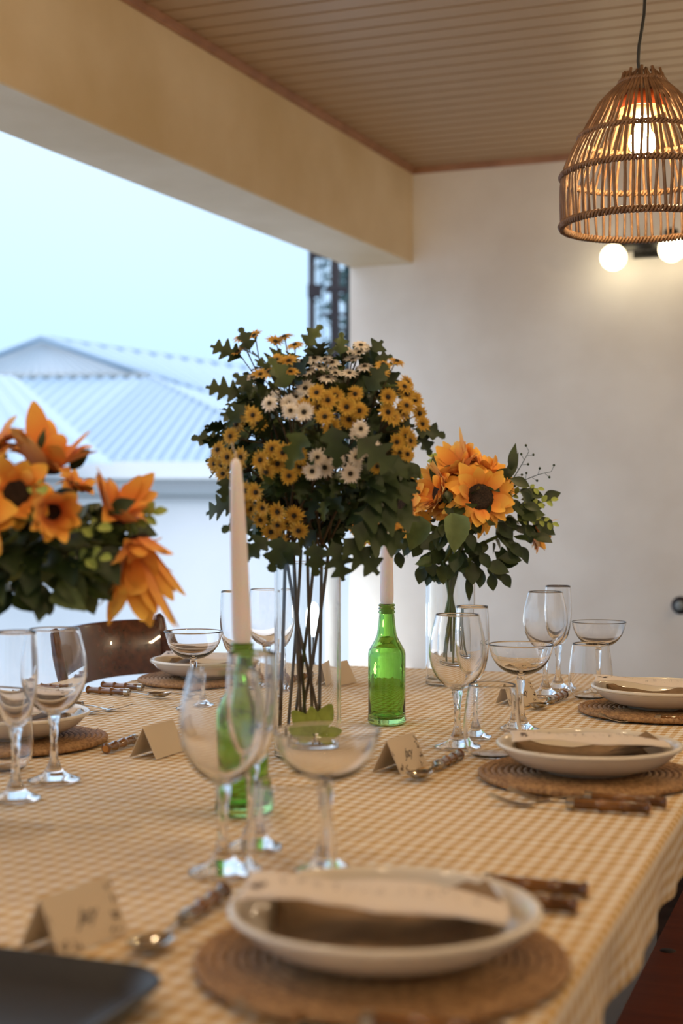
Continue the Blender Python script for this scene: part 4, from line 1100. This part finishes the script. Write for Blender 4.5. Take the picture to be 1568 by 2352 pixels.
# ================================================================== PENDANT
Dp=3.0; lc=W(1475,1176,Dp); zb=CZ+(HY-520)/F*Dp
pl=root('pendant_lamp',TR((lc.x,lc.y,zb)),'bell shaped rattan pendant lamp hanging at the upper right','pendant lamp')
prof=smooth_prof([(.168,0),(.170,.04),(.168,.107),(.150,.155),(.130,.190),(.108,.228),(.088,.262),(.048,.300),(.032,.324)],5)
def r_at(z):
    for (r0,z0),(r1,z1) in zip(prof,prof[1:]):
        if z0<=z<=z1: return r0+(r1-r0)*(z-z0)/(z1-z0+1e-9)
    return prof[-1][0]
NR=66
for k in range(NR):
    a=2*pi*k/NR+rnd(-.012,.012); ph=rnd(0,6); pts=[]; top=.33 if k%2 else .305
    for i in range(15):
        z=-.004+ (top+rnd(-.004,.004)*(i==14))*i/14; aa=a+.018*sin(z*22+ph); r=r_at(max(0,min(z,.322)))
        if z>.318: r=.018+.009*(k%3)+rnd(0,.006)
        pts.append((r*cos(aa),r*sin(aa),z))
    mb=MB(); mb.tube(pts,rnd(.0027,.0035),5); put('cane_rib',mb.mesh('cane_rib',M['cane']),pl)
def ring(z,R,n,rr=.0035,amp=.0042):
    mb=MB(); pts=[]
    for s in (0,1):
        pts=[]
        m_=n*6
        for i in range(m_+1):
            a=2*pi*i/m_; ph=2*pi*n*i/m_/1.0+pi*s
            pts.append(((R+amp*cos(ph))*cos(a),(R+amp*cos(ph))*sin(a),z+amp*sin(ph)*1.1))
        mb.tube(pts,rr,5,False)
    return mb.mesh('woven_ring',M['cane'])
for z,n,am in ((.003,66,.0055),(.107,66,.0045),(.188,50,.0035),(.302,26,.003)):
    put('woven_ring',ring(z,r_at(z)+.001,n,.0032,am),pl)
mb=MB(); mb.lathe([(0,.285),(.03,.283),(.052,.262),(.053,.245),(.050,.245),(.049,.26),(.028,.278),(0,.28)],32); put('lamp_holder',mb.mesh('holder',M['copper']),pl)
mb=MB(); mb.lathe([(.0,.28),(.018,.28),(.018,.232),(.014,.23),(0,.23)],20); put('socket',mb.mesh('socket',M['wick']),pl)
mb=MB(); mb.lathe([(0,.148)]+[(.029*sin(pi*k/14),.177-.029*cos(pi*k/14)) for k in range(1,12)]+[(.014,.218),(.013,.232),(0,.232)],24); put('bulb',mb.mesh('bulb',M['bulb']),pl)
mb=MB(); zc=HC-zb; pts=[]
for i in range(25):
    z=.28+(zc-.28)*i/24; pts.append((.006*sin(z*14)+.004*sin(z*31),.004*cos(z*11),z))
mb.tube(pts,.0034,8); put('cord',mb.mesh('cord',M['cord']),pl)
mb=MB(); mb.lathe([(0,zc),(.05,zc),(.05,zc-.015),(.02,zc-.03),(0,zc-.03)],24); put('ceiling_rose',mb.mesh('rose',M['cord']),pl)

# ================================================================== WALL FITTINGS
def wallpt(px,py,out=0.0):
    k=(px-HX)/F; s=(k*CC.y-CC.x)/(w.x-k*w.y); p=CC+w*s; return Vector((p.x,p.y,CZ-(py-HY)/F*p.y))-Vector((wn.x,wn.y,0))*out
c=wallpt(1490,578,.0); wl=root('wall_lamp',Matrix.Translation(c)@Matrix.Rotation(math.atan2(w.y,w.x),4,'Z'),'black wall lamp with glowing globes below the rattan pendant','wall lamp')
mb=MB(); mb.box((-.07,-.02,-.03),(.07,0,.03)); put('wall_plate',mb.mesh('wp',M['black_metal'],False),wl)
mb=MB(); mb.tube([(-.14,-.12,.01),(.14,-.12,.01)],.026,12); mb.tube([(0,-.02,0),(0,-.12,.01)],.012,8); put('crossbar',mb.mesh('cbx',M['black_metal']),wl)
for sx,zz in ((-.135,-.035),(.125,-.012)):
    mb=MB(); mb.lathe([(0,-.012),(.028,-.01),(.032,.03),(.02,.04),(0,.04)],16,Matrix.Translation((sx*.96,-.14,zz+.045))); put('lamp_socket',mb.mesh('ls',M['black_metal']),wl)
    mb=MB(); mb.lathe([(0,-.058)]+[(.058*sin(pi*k/12),-.058*cos(pi*k/12)) for k in range(1,12)]+[(0,.058)],24,Matrix.Translation((sx,-.17,zz-.012))); put('glass_globe',mb.mesh('gg',M['globe']),wl)
c=wallpt(1563,1390,0); wk=root('wall_fitting',Matrix.Translation(c)@Matrix.Rotation(math.atan2(w.y,w.x),4,'Z')@Matrix.Rotation(pi/2,4,'X'),'dark round metal fitting on the end wall at right edge','wall fitting')
mb=MB(); mb.lathe([(0,.0),(.04,.0),(.042,.006),(.036,.014),(.018,.016),(0,.016)],24); put('backplate',mb.mesh('bkp',M['pole']),wk)
mb=MB(); mb.lathe([(0,.014),(.012,.016),(.012,.03),(.022,.038),(.022,.05),(.012,.056),(0,.057)],20); put('knob',mb.mesh('knb',M['ndark']),wk)

# ------------------------------------------------------------------ string of bulbs over and behind the frame: the terrace's other lamps, and one added halfway to the end wall to brighten it
M['fbulb']=mat('festoon_bulb_glow', (1,.9,.7,1), .3, emit=(1,.76,.47,1), estr=255)
mb=MB(); mb.lathe([(0,-.03)]+[(.03*sin(pi*k/10),-.03*cos(pi*k/10)) for k in range(1,8)]+[(.013,.034),(.013,.05),(0,.05)],16); FB=mb.mesh('glass_bulb',M['fbulb'])
for (x,y,z,lab) in ((-.75,1.15,2.28,'bare warm bulb hanging over the left table side, above the frame'),(.05,.75,2.34,'bare warm bulb hanging over the nearest plate, above the frame'),
  (.55,1.75,2.30,'bare warm bulb hanging over the bench, above the frame'),(-.35,2.2,2.32,'bare warm bulb hanging over the bottles, above the frame'),
  (1.75,3.1,2.28,'bare warm bulb right of the rattan pendant, outside the frame'),(2.3,5.0,2.0,'bare warm bulb near the end wall, right of the frame'),
  (2.7,4.1,2.2,'added bare bulb beyond the right edge, halfway to the end wall, to brighten it'),(.9,-.9,2.28,'bare warm bulb behind the camera on the right'),(-.2,-1.2,2.28,'bare warm bulb behind the camera on the left'),(2.1,1.1,2.28,'bare warm bulb far right beside the bench')):
    r=root('hanging_bulb',TR((x,y,z)),lab,'lamp','bare bulbs hung from the ceiling'); put('glass_bulb',FB,r)
    mb=MB(); mb.tube([(0,0,.045),(0,0,.085)],.016,10); put('socket',mb.mesh('socket2',M['cord']),r)
    mb=MB(); mb.tube([(0,0,.08),(0,0,HC-z)],.003,6); put('cord',mb.mesh('cord2',M['cord']),r)
